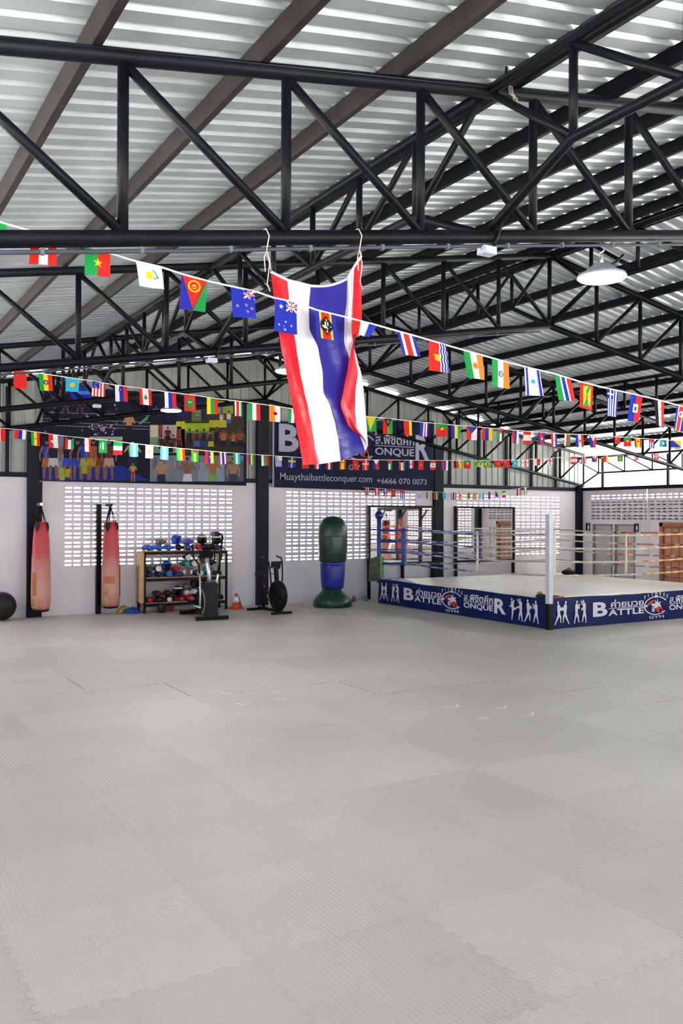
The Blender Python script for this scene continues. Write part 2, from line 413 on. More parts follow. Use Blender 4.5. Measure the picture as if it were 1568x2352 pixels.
# gable cladding: upright ribbed sheet up to the roof, a slit left open under the roof
m = MB(); x = -XW; k = 0; vs = []; fs = []
while x < XW:
    for dx, dy in ((0, 0), (.16, 0), (.175, -.022), (.205, -.022)):
        xx = min(x+dx, XW); vs.append((xx, .05+dy, HW+.05)); vs.append((xx, .05+dy, zroof(xx)-.055))
    x += .22
fs = [(2*i, 2*i+2, 2*i+3, 2*i+1) for i in range(len(vs)//2-1)]
m.add(vs, fs); part(wb, 'ribbed_cladding', m, CLAD)
for sg, ks in ((1, (5.9, 6.95, 8, 9, 10)), (-1, (6, 7, 8, 9, 10))):
    for k in ks:
        x = sg*PAN*k; m = MB(); m.box((x-.035, -.03, HW+.1), (x+.035, .02, ztop(x)-.1)); part(wb, 'cladding_stud', m, COLM)
# right wall with doors, vents, open clerestory
wr = thing('wall_right', None, None, (XW, 0, 0), kind='structure')
m = MB(); ops = [(-4.46, -.46, 2.08, 2.88), (-9.40, -5.40, VZ0, VZ1), (-14.3, -10.3, VZ0, VZ1), (-19.3, -15.1, -.06, 2.9),  # last opening on this line is out of view, added for light from the right
                 (-1.33, -.57, 0, 1.97), (-2.17, -1.41, 0, 1.97), (-4.02, -3.03, 0, 2.03)]
wall_with_openings(m, lambda a, b, c, d: m.box((XW, a, c), (XW+.1, b, d)), YE, .1, HW, ops, -.06)
part(wr, 'white_masonry', m, WHITE)
for (y0, y1, z0, z1) in ops[:3]:
    for i in range(10):
        for j in range(int(round((z1-z0)/.2))):
            inst(wr, 'vent_block', VM, (XW+.005, y1-.4*i, z0+.2*j), rot=(0, 0, -math.pi/2))
m = MB(); m.beam((XW, YE, HW+.05), (XW, .05, HW+.05), .1, .1); part(wr, 'wall_top_beam', m, COLM)
m = MB(); vs = []; y = .05
while y > -19.7:
    for dy, dx in ((0, 0), (-.16, 0), (-.175, -.02), (-.205, -.02)):
        vs.append((XW+.06+dx, y+dy, 3.56)); vs.append((XW+.06+dx, y+dy, 3.93))
    y -= .22
m.add(vs, [(2*i, 2*i+2, 2*i+3, 2*i+1) for i in range(len(vs)//2-1)]); part(wr, 'translucent_sheet', m, TSHEET)
for y in (-.95, -3.3, -5.6, -7.9):
    m = MB(); m.beam((XW, y, HW+.1), (XW, y, 3.95), .06, .06); part(wr, 'clerestory_post', m, STEEL)
# restroom block behind the doors
m = MB(); m.box((XW+1.5, -4.9, 0), (XW+1.6, .1, 2.6)); m.box((XW+.1, -5.0, 0), (XW+1.6, -4.9, 2.6)); m.box((XW+.1, .1, 0), (XW+1.6, .2, 2.6)); m.box((XW+.1, -5, 2.6), (XW+1.6, .2, 2.68))
o = part(None, 'wall_annex', m, CONC); tag(o, kind='structure')
def plain_door(name, y0, y1, zt):
    d = thing(name, None, None, (XW, (y0+y1)/2, 0), kind='structure')
    m = MB(); m.box((XW+.05, y0+.04, .01), (XW+.09, y1-.04, zt-.04)); part(d, 'door_leaf', m, DOORG)
    m = MB(); m.box((XW-.015, y0, 0), (XW+.1, y0+.045, zt)); m.box((XW-.015, y1-.045, 0), (XW+.1, y1, zt)); m.box((XW-.015, y0, zt-.045), (XW+.1, y1, zt)); part(d, 'door_frame', m, DOORJ)
    m = MB(); m.ball((XW+.02, y0+.12, 1.0), .03, 10, 7); m.tube([(XW+.05, y0+.12, 1.0), (XW+.02, y0+.12, 1.0)], .012, 8); part(d, 'door_knob', m, SILVER)
plain_door('door_1', -1.33, -.57, 1.97); plain_door('door_2', -2.17, -1.41, 1.97)
d = thing('door_3', None, None, (XW, -3.52, 0), kind='structure')
m = MB(); m.box((XW-.03, -4.02, 0), (XW+.1, -3.92, 2.03)); m.box((XW-.03, -3.13, 0), (XW+.1, -3.03, 2.03)); m.box((XW-.03, -4.02, 1.93), (XW+.1, -3.03, 2.03)); part(d, 'door_frame', m, WOOD)
m = MB(); m.box((XW+.03, -3.92, .01), (XW+.07, -3.13, 1.93)); lf = part(d, 'door_leaf', m, WOOD)
for i in range(3):
    for j in range(4):
        m = MB(); y0 = -3.88+.245*i; z0 = .08+.46*j; m.box((XW+.015, y0, z0), (XW+.035, y0+.215, z0+.42)); part(lf, 'door_panel', m, WOODL)
m = MB(); m.ball((XW-.01, -3.85, 1.0), .03, 10, 7); part(lf, 'door_knob', m, SILVER)
# left wall, plain, low, open above
m = MB(); m.box((-XW-.1, YE, -.06), (-XW, .1, HW)); o = part(None, 'wall_left', m, WHITE); tag(o, kind='structure')

# unseen front wall added to limit light from the rear; two entrances, cladding above
wf = thing('wall_front_added', None, None, (0, YE, 0), kind='structure')
m = MB(); wall_with_openings(m, lambda a, b, c, d: m.box((a, YE-.1, c), (b, YE, d)), -XW, XW, HW, [(-8.6, -1.4, -.06, 2.9), (2.5, 8.5, -.06, 2.9)], -.06); part(wf, 'white_masonry', m, WHITE)
m = MB(); m.add([(-XW, YE-.05, HW), (0, YE-.05, HW), (0, YE-.05, zroof(0)-.03), (-XW, YE-.05, zroof(XW)-.03)], [(0, 1, 2, 3)]); m.add([(0, YE-.05, HW), (XW, YE-.05, HW), (XW, YE-.05, zroof(XW)-.03), (0, YE-.05, zroof(0)-.03)], [(0, 1, 2, 3)]); part(wf, 'ribbed_cladding', m, CLAD)
# roof sheet and purlins
ce = thing('ceiling', None, None, (0, 0, 4), kind='structure')
def roof_side(sg):
    m = MB(); vs = []; y = YE-.3; xe = XW+.15
    while y < .22:
        for dy, dz in ((0, 0), (.105, 0), (.125, .032), (.165, .032), (.185, 0)):
            vs.append((0, y+dy, zroof(0)+dz)); vs.append((sg*xe, y+dy, zroof(xe)+dz))
        y += .2
    fs = [(2*i, 2*i+1, 2*i+3, 2*i+2) for i in range(len(vs)//2-1)]
    m.add(vs, fs); part(ce, 'corrugated_roof_sheet', m, SHEET)
roof_side(-1); roof_side(1)
for sg in (-1, 1):
    for k in range(11):
        x = .2+.98*k; z = ztop(x)+.10; m = MB(); up = unit((sg*.181, 0, 1))
        m.beam((sg*x, YE, z), (sg*x, .1, z), .055, .125, up); part(ce, 'purlin', m, PURL if sg < 0 and x > 5.6 else STEEL)

# ------------------------------------------------------------------ steel: columns, trusses
def truss(Y, lab):
    t = thing('roof_truss', lab, 'truss', (0, Y, zbot(XW)), 'gable trusses across the hall')
    R = .046; xe = 11*PAN
    for sg in (-1, 1):
        m = MB(); m.tube([(0, Y, ztop(0)), (sg*xe, Y, ztop(xe))], R, 12); part(t, 'top_chord', m, STEEL)
        m = MB(); m.tube([(0, Y, zbot(0)), (sg*xe, Y, zbot(xe))], R, 12); part(t, 'bottom_chord', m, STEEL)
        for k in range(1, 12):
            x = sg*PAN*k; m = MB(); m.tube([(x, Y, zbot(x)), (x, Y, ztop(x))], .031, 10); part(t, 'upright', m, STEEL)
            xi = sg*PAN*(k-1); m = MB(); m.tube([(x, Y, ztop(x)-.03), (xi, Y, zbot(xi)+.03)], .029, 10); part(t, 'diagonal', m, STEEL)
    m = MB(); m.tube([(0, Y, zbot(0)), (0, Y, ztop(0))], .031, 10); part(t, 'upright', m, STEEL)
    return t
truss(TY[0], 'nearest black pipe truss, with the big striped flag hanging from it')
truss(TY[1], 'second black pipe truss from the viewer, behind the big hanging flag')
truss(TY[2], 'third black pipe truss from the viewer, over the far half of the hall')
truss(TY[3], 'black pipe truss set against the gable cladding above the banners')
def longi(X, Ya, Yb, lab):
    """longitudinal bracing truss along Y between two gable trusses"""
    t = thing('bracing_truss', lab, 'truss', (X, (Ya+Yb)/2, zbot(X)), 'bracing trusses along the hall')
    zt = ztop(X)-.02; zb = zt-.60; zm = zbot(X); n = 6; st = (Yb-Ya)/n; R = .033
    m = MB(); m.tube([(X, Ya+.07, zt), (X, Yb-.07, zt)], .04, 10); part(t, 'top_chord', m, STEEL)
    m = MB(); m.tube([(X, Ya+.07, zm+.04), (X, Ya+st, zb), (X, Yb-st, zb), (X, Yb-.07, zm+.04)], R, 10); part(t, 'bottom_chord', m, STEEL)
    for k in range(1, n):
        y = Ya+st*k; m = MB(); m.tube([(X, y, zb), (X, y, zt)], .028, 8); part(t, 'upright', m, STEEL)
    for k in range(n):
        y0, y1 = max(Ya+.07, Ya+st*k), min(Yb-.07, Ya+st*(k+1))
        m = MB()
        if k < n/2: m.tube([(X, y0, zt-.03), (X, y1, zb)], .026, 8)
        else: m.tube([(X, y1, zt-.03), (X, y0, zb)], .026, 8)
        part(t, 'diagonal', m, STEEL)
bay = [(-19.65, TY[0], 'nearest bay'), (TY[0], TY[1], 'second bay'), (TY[1], TY[2], 'third bay'), (TY[2], TY[3], 'last bay by the gable wall')]
for X, side in ((-D, 'left roof slope'), (0., 'ridge'), (D, 'right roof slope')):
    for a, b, nm_ in bay:
        longi(X, a, b, 'black bracing truss along the %s, %s' % (side, nm_))
# eave truss on the right
t = thing('eave_truss', 'slim black truss along the bright right eave above the wall', 'truss', (10.62, -7.4, 3.0))
X = 10.62
m = MB(); m.tube([(X, -.1, 3.98), (X, -19.6, 3.98)], .035, 8); part(t, 'top_chord', m, STEEL)
m = MB(); m.tube([(X, -.12, 3.06), (X, -1.0, 3.50), (X, -3.95, 3.50), (X, -4.92, 3.06), (X, -5.9, 3.5), (X, -8.87, 3.5), (X, -9.85, 3.06), (X, -10.8, 3.5), (X, -13.8, 3.5), (X, -14.75, 3.06)], .026, 8); part(t, 'bottom_chord', m, STEEL)
for y0 in (0, -4.92, -9.85):
    for k in range(1, 5):
        y = y0-.98*k; m = MB(); m.tube([(X, y, 3.5), (X, y, 3.98)], .022, 8); part(t, 'upright', m, STEEL)
        m = MB(); m.tube([(X, y+(.98 if k < 3 else 0), 3.96 if k < 3 else 3.5), (X, y+(0 if k < 3 else .98), 3.5 if k < 3 else 3.96)], .02, 8); part(t, 'diagonal', m, STEEL)
def column(x, y, w, dpt, h, lab):
    c = thing('steel_column', lab, 'column', (x, y, 0), 'hall columns')
    m = MB(); m.box((x-w/2, y-dpt/2, 0), (x+w/2, y+dpt/2, h)); part(c, 'shaft', m, COLM)
    m = MB(); m.box((x-w/2-.0, y-dpt/2-.03, 0.001), (x+w/2+.0, y+dpt/2, .02)); part(c, 'base_plate', m, COLM)
column(-D, -.055, .30, .11, zbot(D), 'dark column behind the leftmost red punching bag')
column(0, -.055, .30, .11, zbot(0), 'dark column between the photo collage and the lettered banner')
column(D, -.055, .30, .11, zbot(D), 'dark column at the right edge of the lettered banner')
column(XW-.09, -.09, .16, .16, zbot(XW), 'slim dark column in the corner behind the ring')
for y in (-4.92, -9.85, -14.75):
    column(XW-.09, y, .16, .2, zbot(XW), 'dark column on the right side wall, %s' % {-4.92: 'by the wooden door', -9.85: 'level with the ring front', -14.75: 'nearest the entrance'}[y])
# conduit and boxes on the near trusses
def conduit(Y, x0, x1, lab, dz=-.072, r=.012):
    t = thing('conduit', lab, 'pipe', ((x0+x1)/2, Y, zbot(x0)-.1), 'conduits under the trusses')
    m = MB(); pts = [(x0+(x1-x0)*i/8, Y-.02, zbot(x0+(x1-x0)*i/8)+dz-.004*math.sin(i*1.7)) for i in range(9)]; m.tube(pts, r, 8); part(t, 'pipe', m, PIPE)
    x = x0+.3
    while x < x1:
        m = MB(); m.box((x-.010, Y-.034, zbot(x)+dz-.015), (x+.010, Y-.004, zbot(x)+dz+.018)); part(t, 'clip', m, CLIPM); x += .52
conduit(TY[0], -8.6, -.2, 'grey conduit strapped under the nearest truss')
conduit(TY[1], -8.6, -.2, 'grey conduit strapped under the second truss')
def jbox(Y, lab):
    x = -D; z = zbot(x)-.10
    b = thing('junction_box', lab, 'box', (x, Y-.02, z-.04), 'junction boxes under the trusses')
    m = MB(); m.box((x-.055, Y-.06, z-.03), (x+.055, Y+.02, z+.022)); part(b, 'housing', m, BOXM)
    m = MB(); m.box((x-.049, Y-.066, z-.025), (x+.049, Y-.0605, z+.017)); part(b, 'lid', m, BOXM)
    m = MB()
    for sg in (-1, 1): m.tube([(x+sg*.055, Y-.02, z-.005), (x+sg*.075, Y-.02, z-.005)], .013, 8)
    part(b, 'gland', m, BOXM)
    m = MB(); m.tube([(x+.05, Y-.02, z+.02), (x+.065, Y-.05, z+.09), (x+.10, Y-.06, z+.2), (x+.13, Y-.06, z+.24)], .011, 8); part(b, 'cable', m, BLACK)
jbox(TY[0], 'pale plastic junction box under the nearest truss'); jbox(TY[1], 'pale junction box under the second truss, left of the big flag'); jbox(TY[2], 'small pale junction box in front of the photo collage')
def lamp(Y, x, lab, power):
    zc = zbot(x)-.045; z = zc-.27
    l = thing('high_bay_lamp', lab, 'lamp', (x, Y, z), 'round hall lamps')
    m = MB(); m.lathe([(.02, .10), (.07, .095), (.10, .07), (.14, .04), (.175, .026), (.183, .010), (.183, 0)], (x, Y, z), 28); part(l, 'housing', m, LAMPH)
    m = MB(); m.lathe([(.172, -.003), (.166, -.010), (.12, -.017), (.0, -.021)], (x, Y, z), 28); part(l, 'diffuser', m, LAMPE)
    m = MB(); m.tube([(x, Y, z+.10), (x, Y, z+.17)], .012, 8); m.tube([(x-.02, Y, z+.18), (x, Y-.02, z+.20), (x+.02, Y, z+.24), (x, Y+.02, z+.27)], .006, 6); part(l, 'hook', m, SILVER)
    m = MB(); m.tube([(x+.03, Y, z+.09), (x+.12, Y-.03, z+.13), (x+.2, Y-.03, z+.2)], .009, 6); part(l, 'cable', m, BLACK)
    ld = bpy.data.lights.new('lamp_light', 'SPOT'); ld.energy = power; ld.color = (1, .98, .94); ld.spot_size = 2.6; ld.shadow_soft_size = .2
    lo = bpy.data.objects.new('lamp_light', ld); S.collection.objects.link(lo); lo.parent = l; lo.location = (0, 0, -.06)
lamp(TY[0], -4.23, 'lit round lamp hanging from the nearest truss, largest of the three', 25)
lamp(TY[1], -4.33, 'lit round lamp half hidden by the big hanging flag', 60)
lamp(TY[2], -4.08, 'small lit round lamp in front of the photo collage', 75)

# ------------------------------------------------------------------ boxing ring
RX0, RX1, RY0, RY1, DZ = 2.79, 8.82, -6.99, -.95, .60
ring = thing('boxing_ring', 'raised boxing ring with lettered blue skirts, roped posts and a cream canvas', 'boxing ring', ((RX0+RX1)/2, (RY0+RY1)/2, 0))
m = MB(); m.box((RX0+.06, RY0+.06, -.02), (RX1-.06, RY1-.06, DZ-.09)); part(ring, 'platform', m, DKGREY)
m = MB(); m.box((RX0+.01, RY0+.01, DZ-.09), (RX1-.01, RY1-.01, DZ-.02)); part(ring, 'deck_edge', m, WORN)
m = MB(); e = .16
N_ = 26
for i in range(N_):
    for j in range(N_):
        def cv(a, b):
            x = RX0+.03+(RX1-RX0-.06)*a/N_; y = RY0+.03+(RY1-RY0-.06)*b/N_
            d = min(x-RX0, RX1-x, y-RY0, RY1-y); z = DZ-.018+.02*min(1, max(0, (d-.03)/.2))
            if d < .05: z -= .012*(.5+.5*math.sin(9*x+7*y))
            return (x, y, z)
        m.add([cv(i, j), cv(i+1, j), cv(i+1, j+1), cv(i, j+1)], [(0, 1, 2, 3)], 0, True)
part(ring, 'canvas', m, CANVAS)
m = MB(); m.add([(RX0-.004, RY1, DZ-.01), (RX0-.004, RY1-1.7, DZ-.01), (RX0+.25, RY1-1.1, DZ+.008), (RX0+.7, RY1-.02, DZ+.008)], [(0, 1, 2, 3)]); part(ring, 'blue_tarpaulin', m, BLUE)
# canvas debris near the front post
def capsule_figs(mb, figs, o, ex, ey, lift, mi=0):
    for i, poly in enumerate(figs): mb.prism(poly, o, ex, ey, lift+i*.00025, mi, back=False)
def fighter(x, f, pose, h=1.):
    """one flat silhouette; f=+1 faces right"""
    P = {'guard': dict(hd=(.02, .92), sh=(0, .78), hp=(-.02, .48), hands=[(.17, .80), (.15, .66)], feet=[(-.15, 0), (.12, .04)], knee=[(-.08, .24), (.08, .26)]),
         'kick': dict(hd=(-.06, .92), sh=(-.02, .78), hp=(.02, .50), hands=[(.10, .86), (-.16, .6)], feet=[(-.05, 0), (.36, .62)], knee=[(0, .25), (.2, .52)]),
         'lunge': dict(hd=(-.05, .93), sh=(-.02, .79), hp=(0, .47), hands=[(.19, .70), (.15, .62)], feet=[(-.24, 0), (.10, .08)], knee=[(-.10, .22), (.10, .3)]),
         'tall': dict(hd=(.05, .93), sh=(.0, .8), hp=(-.02, .47), hands=[(.18, .92), (.14, .58)], feet=[(-.12, 0), (.10, .05)], knee=[(-.08, .24), (.06, .25)])}[pose]
    T = lambda p: (x+f*p[0]*h, p[1]*h)
    L = [disc(*T(P['hd']), .052*h, .065*h, 12)]
    sh, hp = T(P['sh']), T(P['hp'])
    L.append(limb(*sh, *hp, .19*h, .15*h))
    for hd in P['hands']:
        q = T(hd); mid = ((sh[0]*.45+q[0]*.55), (sh[1]*.45+q[1]*.55)-.07*h)
        L.append(limb(sh[0], sh[1]-.02*h, *mid, .08*h, .07*h)); L.append(limb(*mid, *q, .07*h, .055*h)); L.append(disc(*q, .045*h, .045*h, 8))
    for ft, kn in zip(P['feet'], P['knee']):
        k, q = T(kn), T(ft); L.append(limb(hp[0], hp[1]-.01*h, *k, .125*h, .095*h)); L.append(limb(*k, *q, .085*h, .045*h)); L.append(limb(q[0]-.01*f*h, q[1]+.012*h, q[0]+.06*f*h, q[1]+.006*h, .03*h, .02*h))
    return L
def logo(mb, o, ex, ey, cx, cy, rx, rz, lift, mw=0, mr=1, mk=2):
    """oval badge: open ring, kneeling glove figure in white, two red gloves, letter B"""
    n = 44
    for i in range(n):
        a0, a1 = 2*math.pi*i/n, 2*math.pi*(i+1)/n; am = math.degrees((a0+a1)/2)
        if am < 34 or am > 318 or 82 < am < 98: continue
        q = [(cx+k*rx*math.cos(a), cy+k*rz*math.sin(a)) for a, k in ((a0, 1), (a1, 1), (a1, .9), (a0, .9))]
        mb.prism(q, o, ex, ey, lift, mw, back=False)
    W_ = [disc(cx, cy+rz*.98, rx*.16, rz*.13, 12), disc(cx+rx*.05, cy+rz*.02, rx*.26, rz*.34, 14), disc(cx-rx*.22, cy+rz*.10, rx*.2, rz*.14, 10),
          limb(cx-rx*.02, cy+rz*.3, cx-rx*.10, cy+rz*.58, rx*.10, rz*.10), limb(cx+rx*.08, cy+rz*.3, cx+rx*.12, cy+rz*.66, rx*.10, rz*.10), limb(cx+rx*.18, cy+rz*.2, cx+rx*.36, cy+rz*.36, rx*.11, rz*.12),
          limb(cx+rx*.28, cy-rz*.02, cx+rx*.55, cy-rz*.85, rx*.2, rx*.08), disc(cx-rx*.8, cy+rz*.02, rx*.12, rz*.12, 10)]
    for i, p in enumerate(W_): mb.prism(p, o, ex, ey, lift+.0002*i, mw, back=False)
    mb.prism(disc(cx+rx*.24, cy-rz*.42, rx*.27, rz*.33, 14), o, ex, ey, lift+.002, mr, back=False)
    mb.prism(limb(cx+rx*.35, cy-rz*.5, cx+rx*.5, cy-rz*.95, rx*.16, rx*.08), o, ex, ey, lift+.002, mr, back=False)
    mb.prism(limb(cx-rx*.68, cy+rz*.16, cx-rx*.25, cy+rz*.52, rz*.26, rz*.30), o, ex, ey, lift+.002, mr, back=False)
    put_text(mb, 'B', o, ex, ey, cx-rx*.36, cx-rx*.10, cy-rz*.64, cy-rz*.14, .03, lift+.0026, mw)
def skirt(o, ex, lab):
    ey = (0, 0, 1); ex = V(*ex); o = V(*o); nz = unit(np.cross(ex, ey))
    m = MB(); n = 48; L = 5.93
    def pt(i, j):
        s = .05+L*i/n; z = -.01+(DZ-.0)*j/6
        return o+ex*s+V(0, 0, 1)*(z+(.012*math.sin(s*2.1) if j == 6 else 0))+nz*(.006*math.sin(s*5.3+j*.7)+.004*math.sin(s*11+j))
    vs = [pt(i, j) for i in range(n+1) for j in range(7)]
    m.add(vs, [(i*7+j, (i+1)*7+j, (i+1)*7+j+1, i*7+j+1) for i in range(n) for j in range(6)], 0, True)
    sk = part(ring, 'skirt', m, BLUEV, label=lab)
    LF = .013; o = o+V(0, 0, .045)
    t = MB(); put_text(t, 'B', o, ex, ey, 1.17, 1.58, .13, .42, .035, LF); put_text(t, 'ATTLE', o, ex, ey, 1.61, 2.66, .13, .255, .024, LF)
    put_text(t, 'ONQUE', o, ex, ey, 3.45, 4.42, .13, .265, .024, LF); put_text(t, 'R', o, ex, ey, 4.46, 4.82, .12, .43, .035, LF)
    t.prism([(1.62, .268), (2.66, .268), (2.66, .28), (1.62, .28)], o, ex, ey, LF, 0, back=False); t.prism([(3.45, .278), (4.42, .278), (4.42, .29), (3.45, .29)], o, ex, ey, LF, 0, back=False)
    put_text(t, 'ค่ายมวย', o, ex, ey, 1.68, 2.65, .29, .45, .022, LF); put_text(t, 'ส.พิชิตศึก', o, ex, ey, 3.46, 4.42, .30, .47, .022, LF)
    put_text(t, 'GYM', o, ex, ey, 2.82, 3.28, .0, .062, .012, LF)
    arc_text(t, 'FITNESS', o, ex, ey, 3.04, .27, .47, .215, 143, 37, .075, .03, LF)
    part(sk, 'lettering', t, PRINTW)
    t = MB(); logo(t, o, ex, ey, 3.04, .27, .38, .195, LF, 0, 1); part(sk, 'oval_emblem', t, [PRINTW, PRINTR])
    for prs in (((.24, 1, 'lunge'), (.40, -1, 'lunge')), ((.72, 1, 'guard'), (.92, -1, 'tall')), ((5.02, 1, 'kick'), (5.26, -1, 'tall')), ((5.48, 1, 'lunge'), (5.70, -1, 'guard'))):
        t = MB(); fg = []
        for x, f, ps in prs: fg += [[(a, b+.04) for a, b in poly] for poly in fighter(x, f, ps, .45)]
        capsule_figs(t, fg, o, ex, ey, LF); part(sk, 'fighter_silhouettes', t, PRINTW)
skirt((RX0-.002, RY1, 0), (0, -1, 0), 'blue skirt banner on the left side of the ring')
skirt((RX0, RY0-.002, 0), (1, 0, 0), 'blue skirt banner on the front of the ring')
# posts
def post(x, y, mtl, top, lower=True):
    m = MB(); m.box((x-.05, y-.05, DZ-.10), (x+.05, y+.05, top)); p_ = part(ring, 'post', m, mtl)
    m = MB(); m.box((x-.052, y-.052, -.02), (x+.052, y+.052, DZ-.10)); part(p_, 'post_foot', m, BLACK)
    return p_
PST = mat('pale_silver_post', (.62, .66, .76), .4, noise=.05)
post(RX0-.03, RY0-.03, PST, 2.23)
m = MB(); m.tube([(RX0+.06, RY1+.03, DZ-.1), (RX0+.06, RY1+.03, 2.12)], .055, 14); bp_ = part(ring, 'post', m, BLUE, label='blue padded post')
m = MB(); m.ball((RX0+.06, RY1+.03, 2.2), .115, 16, 10); part(bp_, 'ball_cap', m, mat('glossy_blue_cap', (.008, .02, .13), .3, noise=.1))
m = MB(); m.box((RX0-.02, RY1-.06, DZ+.02), (RX0+.15, RY1+.12, DZ+.55)); part(bp_, 'green_wrap', m, mat('green_printed_wrap', (.10, .26, .12), .5, noise=.5, nscale=9))
post(RX1, RY1, CREAM, 2.1); post(RX1, RY0, REDP, 2.1)
m = MB(); m.add([(RX0-.30, RY1-.02, DZ-.05), (RX0+.02, RY1-.08, DZ-.05), (RX0+.02, RY1-.08, DZ+.58), (RX0-.24, RY1-.02, DZ+.52)], [(0, 1, 2, 3)]); part(ring, 'notice_poster', m, mat('dark_green_poster', (.035, .055, .03), .5, noise=.8, nscale=12), label='dark green printed poster by the blue post')
# corner pads, ropes, spacers
CI = .47
C = {'fl': (RX0+CI, RY1-CI, BLUE), 'nl': (RX0+CI-.02, RY0+CI-.1, CREAM), 'fr': (RX1-CI, RY1-CI, CREAM), 'nr': (RX1-CI, RY0+CI, REDP)}
PO = {'fl': (RX0+.06, RY1+.03), 'nl': (RX0-.03, RY0-.03), 'fr': (RX1, RY1), 'nr': (RX1, RY0)}
RZ = [1.0, 1.275, 1.55, 1.83]
for k, (x, y, mt) in C.items():
    m = MB(); w = .075
    m.tube([(x, y, RZ[0]-.06), (x, y, RZ[0]+.1), (x, y, RZ[3]-.1), (x, y, RZ[3]+.05)], [.05, .065, .065, .05], 12); part(ring, 'corner_pad', m, mt)
    for z in (RZ if k != 'nl' else RZ[:]):
        m = MB(); m.tube([(PO[k][0], PO[k][1], z), ((PO[k][0]+x)/2, (PO[k][1]+y)/2, z-.01), (x, y, z)], .014 if k == 'nl' else .03, 8); part(ring, 'turnbuckle', m, SILVER if k == 'nl' else mt)
ROPES = [('fl', 'nl', 'left'), ('fl', 'fr', 'far'), ('fr', 'nr', 'right'), ('nl', 'nr', 'front')]
ROPEM = [mat('white_rope_tape', (.76, .73, .66), .6, noise=.05), BLUE, mat('pale_blue_rope_tape', (.45, .52, .68), .6, noise=.05), REDP, ORANGE, mat('cream_rope_tape', (.76, .62, .42), .6, noise=.05)]
def ropecol(side, u, r):
    j = (int(u*40)*7+r*3) % 5
    if side in ('left', 'far') and u < (.52 if side == 'left' else .48): return 2 if j in (0, 3) else 1
    if side == 'right' and u > .42: return 3 if j else 0
    if side == 'front' and u > .52: return 4 if j < 3 else 5
    return 0
lt = text2d('BATTLE CONQUER GYM', .02)
for a, b, side in ROPES:
    A, B_ = V(*C[a][:2]), V(*C[b][:2])
    for r, z in enumerate(RZ):
        n = 40; pts = []
        for i in range(n+1):
            u = i/n; q = A+(B_-A)*u; pts.append((q[0], q[1], z-.05*math.sin(math.pi*u)*(1 if r != 3 else .9)))
        m = MB(); m.tube(pts, .019, 8, mis=[ropecol(side, (i+.5)/n, r) for i in range(n)]); rp = part(ring, 'rope', m, ROPEM)
        d = unit(np.append(B_-A, 0)); L = np.linalg.norm(B_-A)
        ex = d if side in ('far', 'front') else -d
        if (np.cross(ex, V(0, 0, 1))@(CAM-V(*pts[20]))) < 0: ex = -ex
        m = MB(); nz = unit(np.cross(ex, V(0, 0, 1)))
        for kk in range(11):
            u = .05+.09*kk+.02*r
            if ropecol(side, u, r) in (3, 4, 5) and side != 'right': continue
            if u > .97: continue
            q = A+(B_-A)*u; c = V(q[0], q[1], z-.05*math.sin(math.pi*u)-.010)
            put_text(m, 'BATTLE CONQUER GYM', c, ex, (0, 0, 1), -.19, .19, 0, .020, .02, .0195, 1 if ropecol(side, u, r) in (1, 3) else 0)
        if m.v: part(rp, 'rope_lettering', m, [BLACK, PRINTW], kind='stuff')
for a, b, mt, u in (('fl', 'nl', ROPEM[0], .55), ('fl', 'fr', BLUE, .48), ('fr', 'nr', ORANGE, .52), ('nl', 'nr', ROPEM[0], .42)):
    A, B_ = V(*C[a][:2]), V(*C[b][:2]); q = A+(B_-A)*u
    m = MB(); m.tube([(q[0], q[1], RZ[0]-.05), (q[0]+.01, q[1], 1.3), (q[0], q[1], RZ[3]+.0)], .028, 8); part(ring, 'rope_spacer', m, mt)
# things left on the ring
def bag_lump(name, lab, cat, c, r, mt):
    o = thing(name, lab, cat, (c[0], c[1], c[2])); m = MB(); m.ball((c[0], c[1], c[2]+r[2]), r, 16, 10); m.ball((c[0]+r[0]*.6, c[1], c[2]+r[2]*.7), (r[0]*.5, r[1]*.8, r[2]*.7), 12, 8); part(o, 'bag_body', m, mt)
    m = MB(); m.tube([(c[0]-r[0]*.5, c[1], c[2]+r[2]*1.7), (c[0], c[1]-.03, c[2]+r[2]*2.5), (c[0]+r[0]*.5, c[1], c[2]+r[2]*1.6)], .012, 8); part(o, 'strap', m, DKGREY)
bag_lump('gym_bag', 'black gym bag lying at the back of the ring canvas', 'bag', (8.15, -2.2, DZ+.0), (.22, .14, .08), BLACK)
m = MB(); c = V(RX0+.10, RY0+.16, DZ-.02)
m.ball(c+V(-.02, .12, .03), (.09, .16, .05), 12, 8, 0); m.ball(c+V(.02, .22, .06), (.06, .06, .06), 10, 7, 1); m.ball(c+V(.17, -.02, .02), (.16, .08, .035), 12, 8, 0); m.box(tuple(c+V(.08, -.12, .005)), tuple(c+V(.34, -.07, .035)), 2)
solo('rag_bundle', m, [mat('dark_brown_rag', (.035, .02, .015), .8, noise=.4, nscale=20), mat('olive_rag', (.30, .24, .09), .8, noise=.2), REDP], 'dark rag bundle at the foot of the front ring post', 'rags', tuple(c))

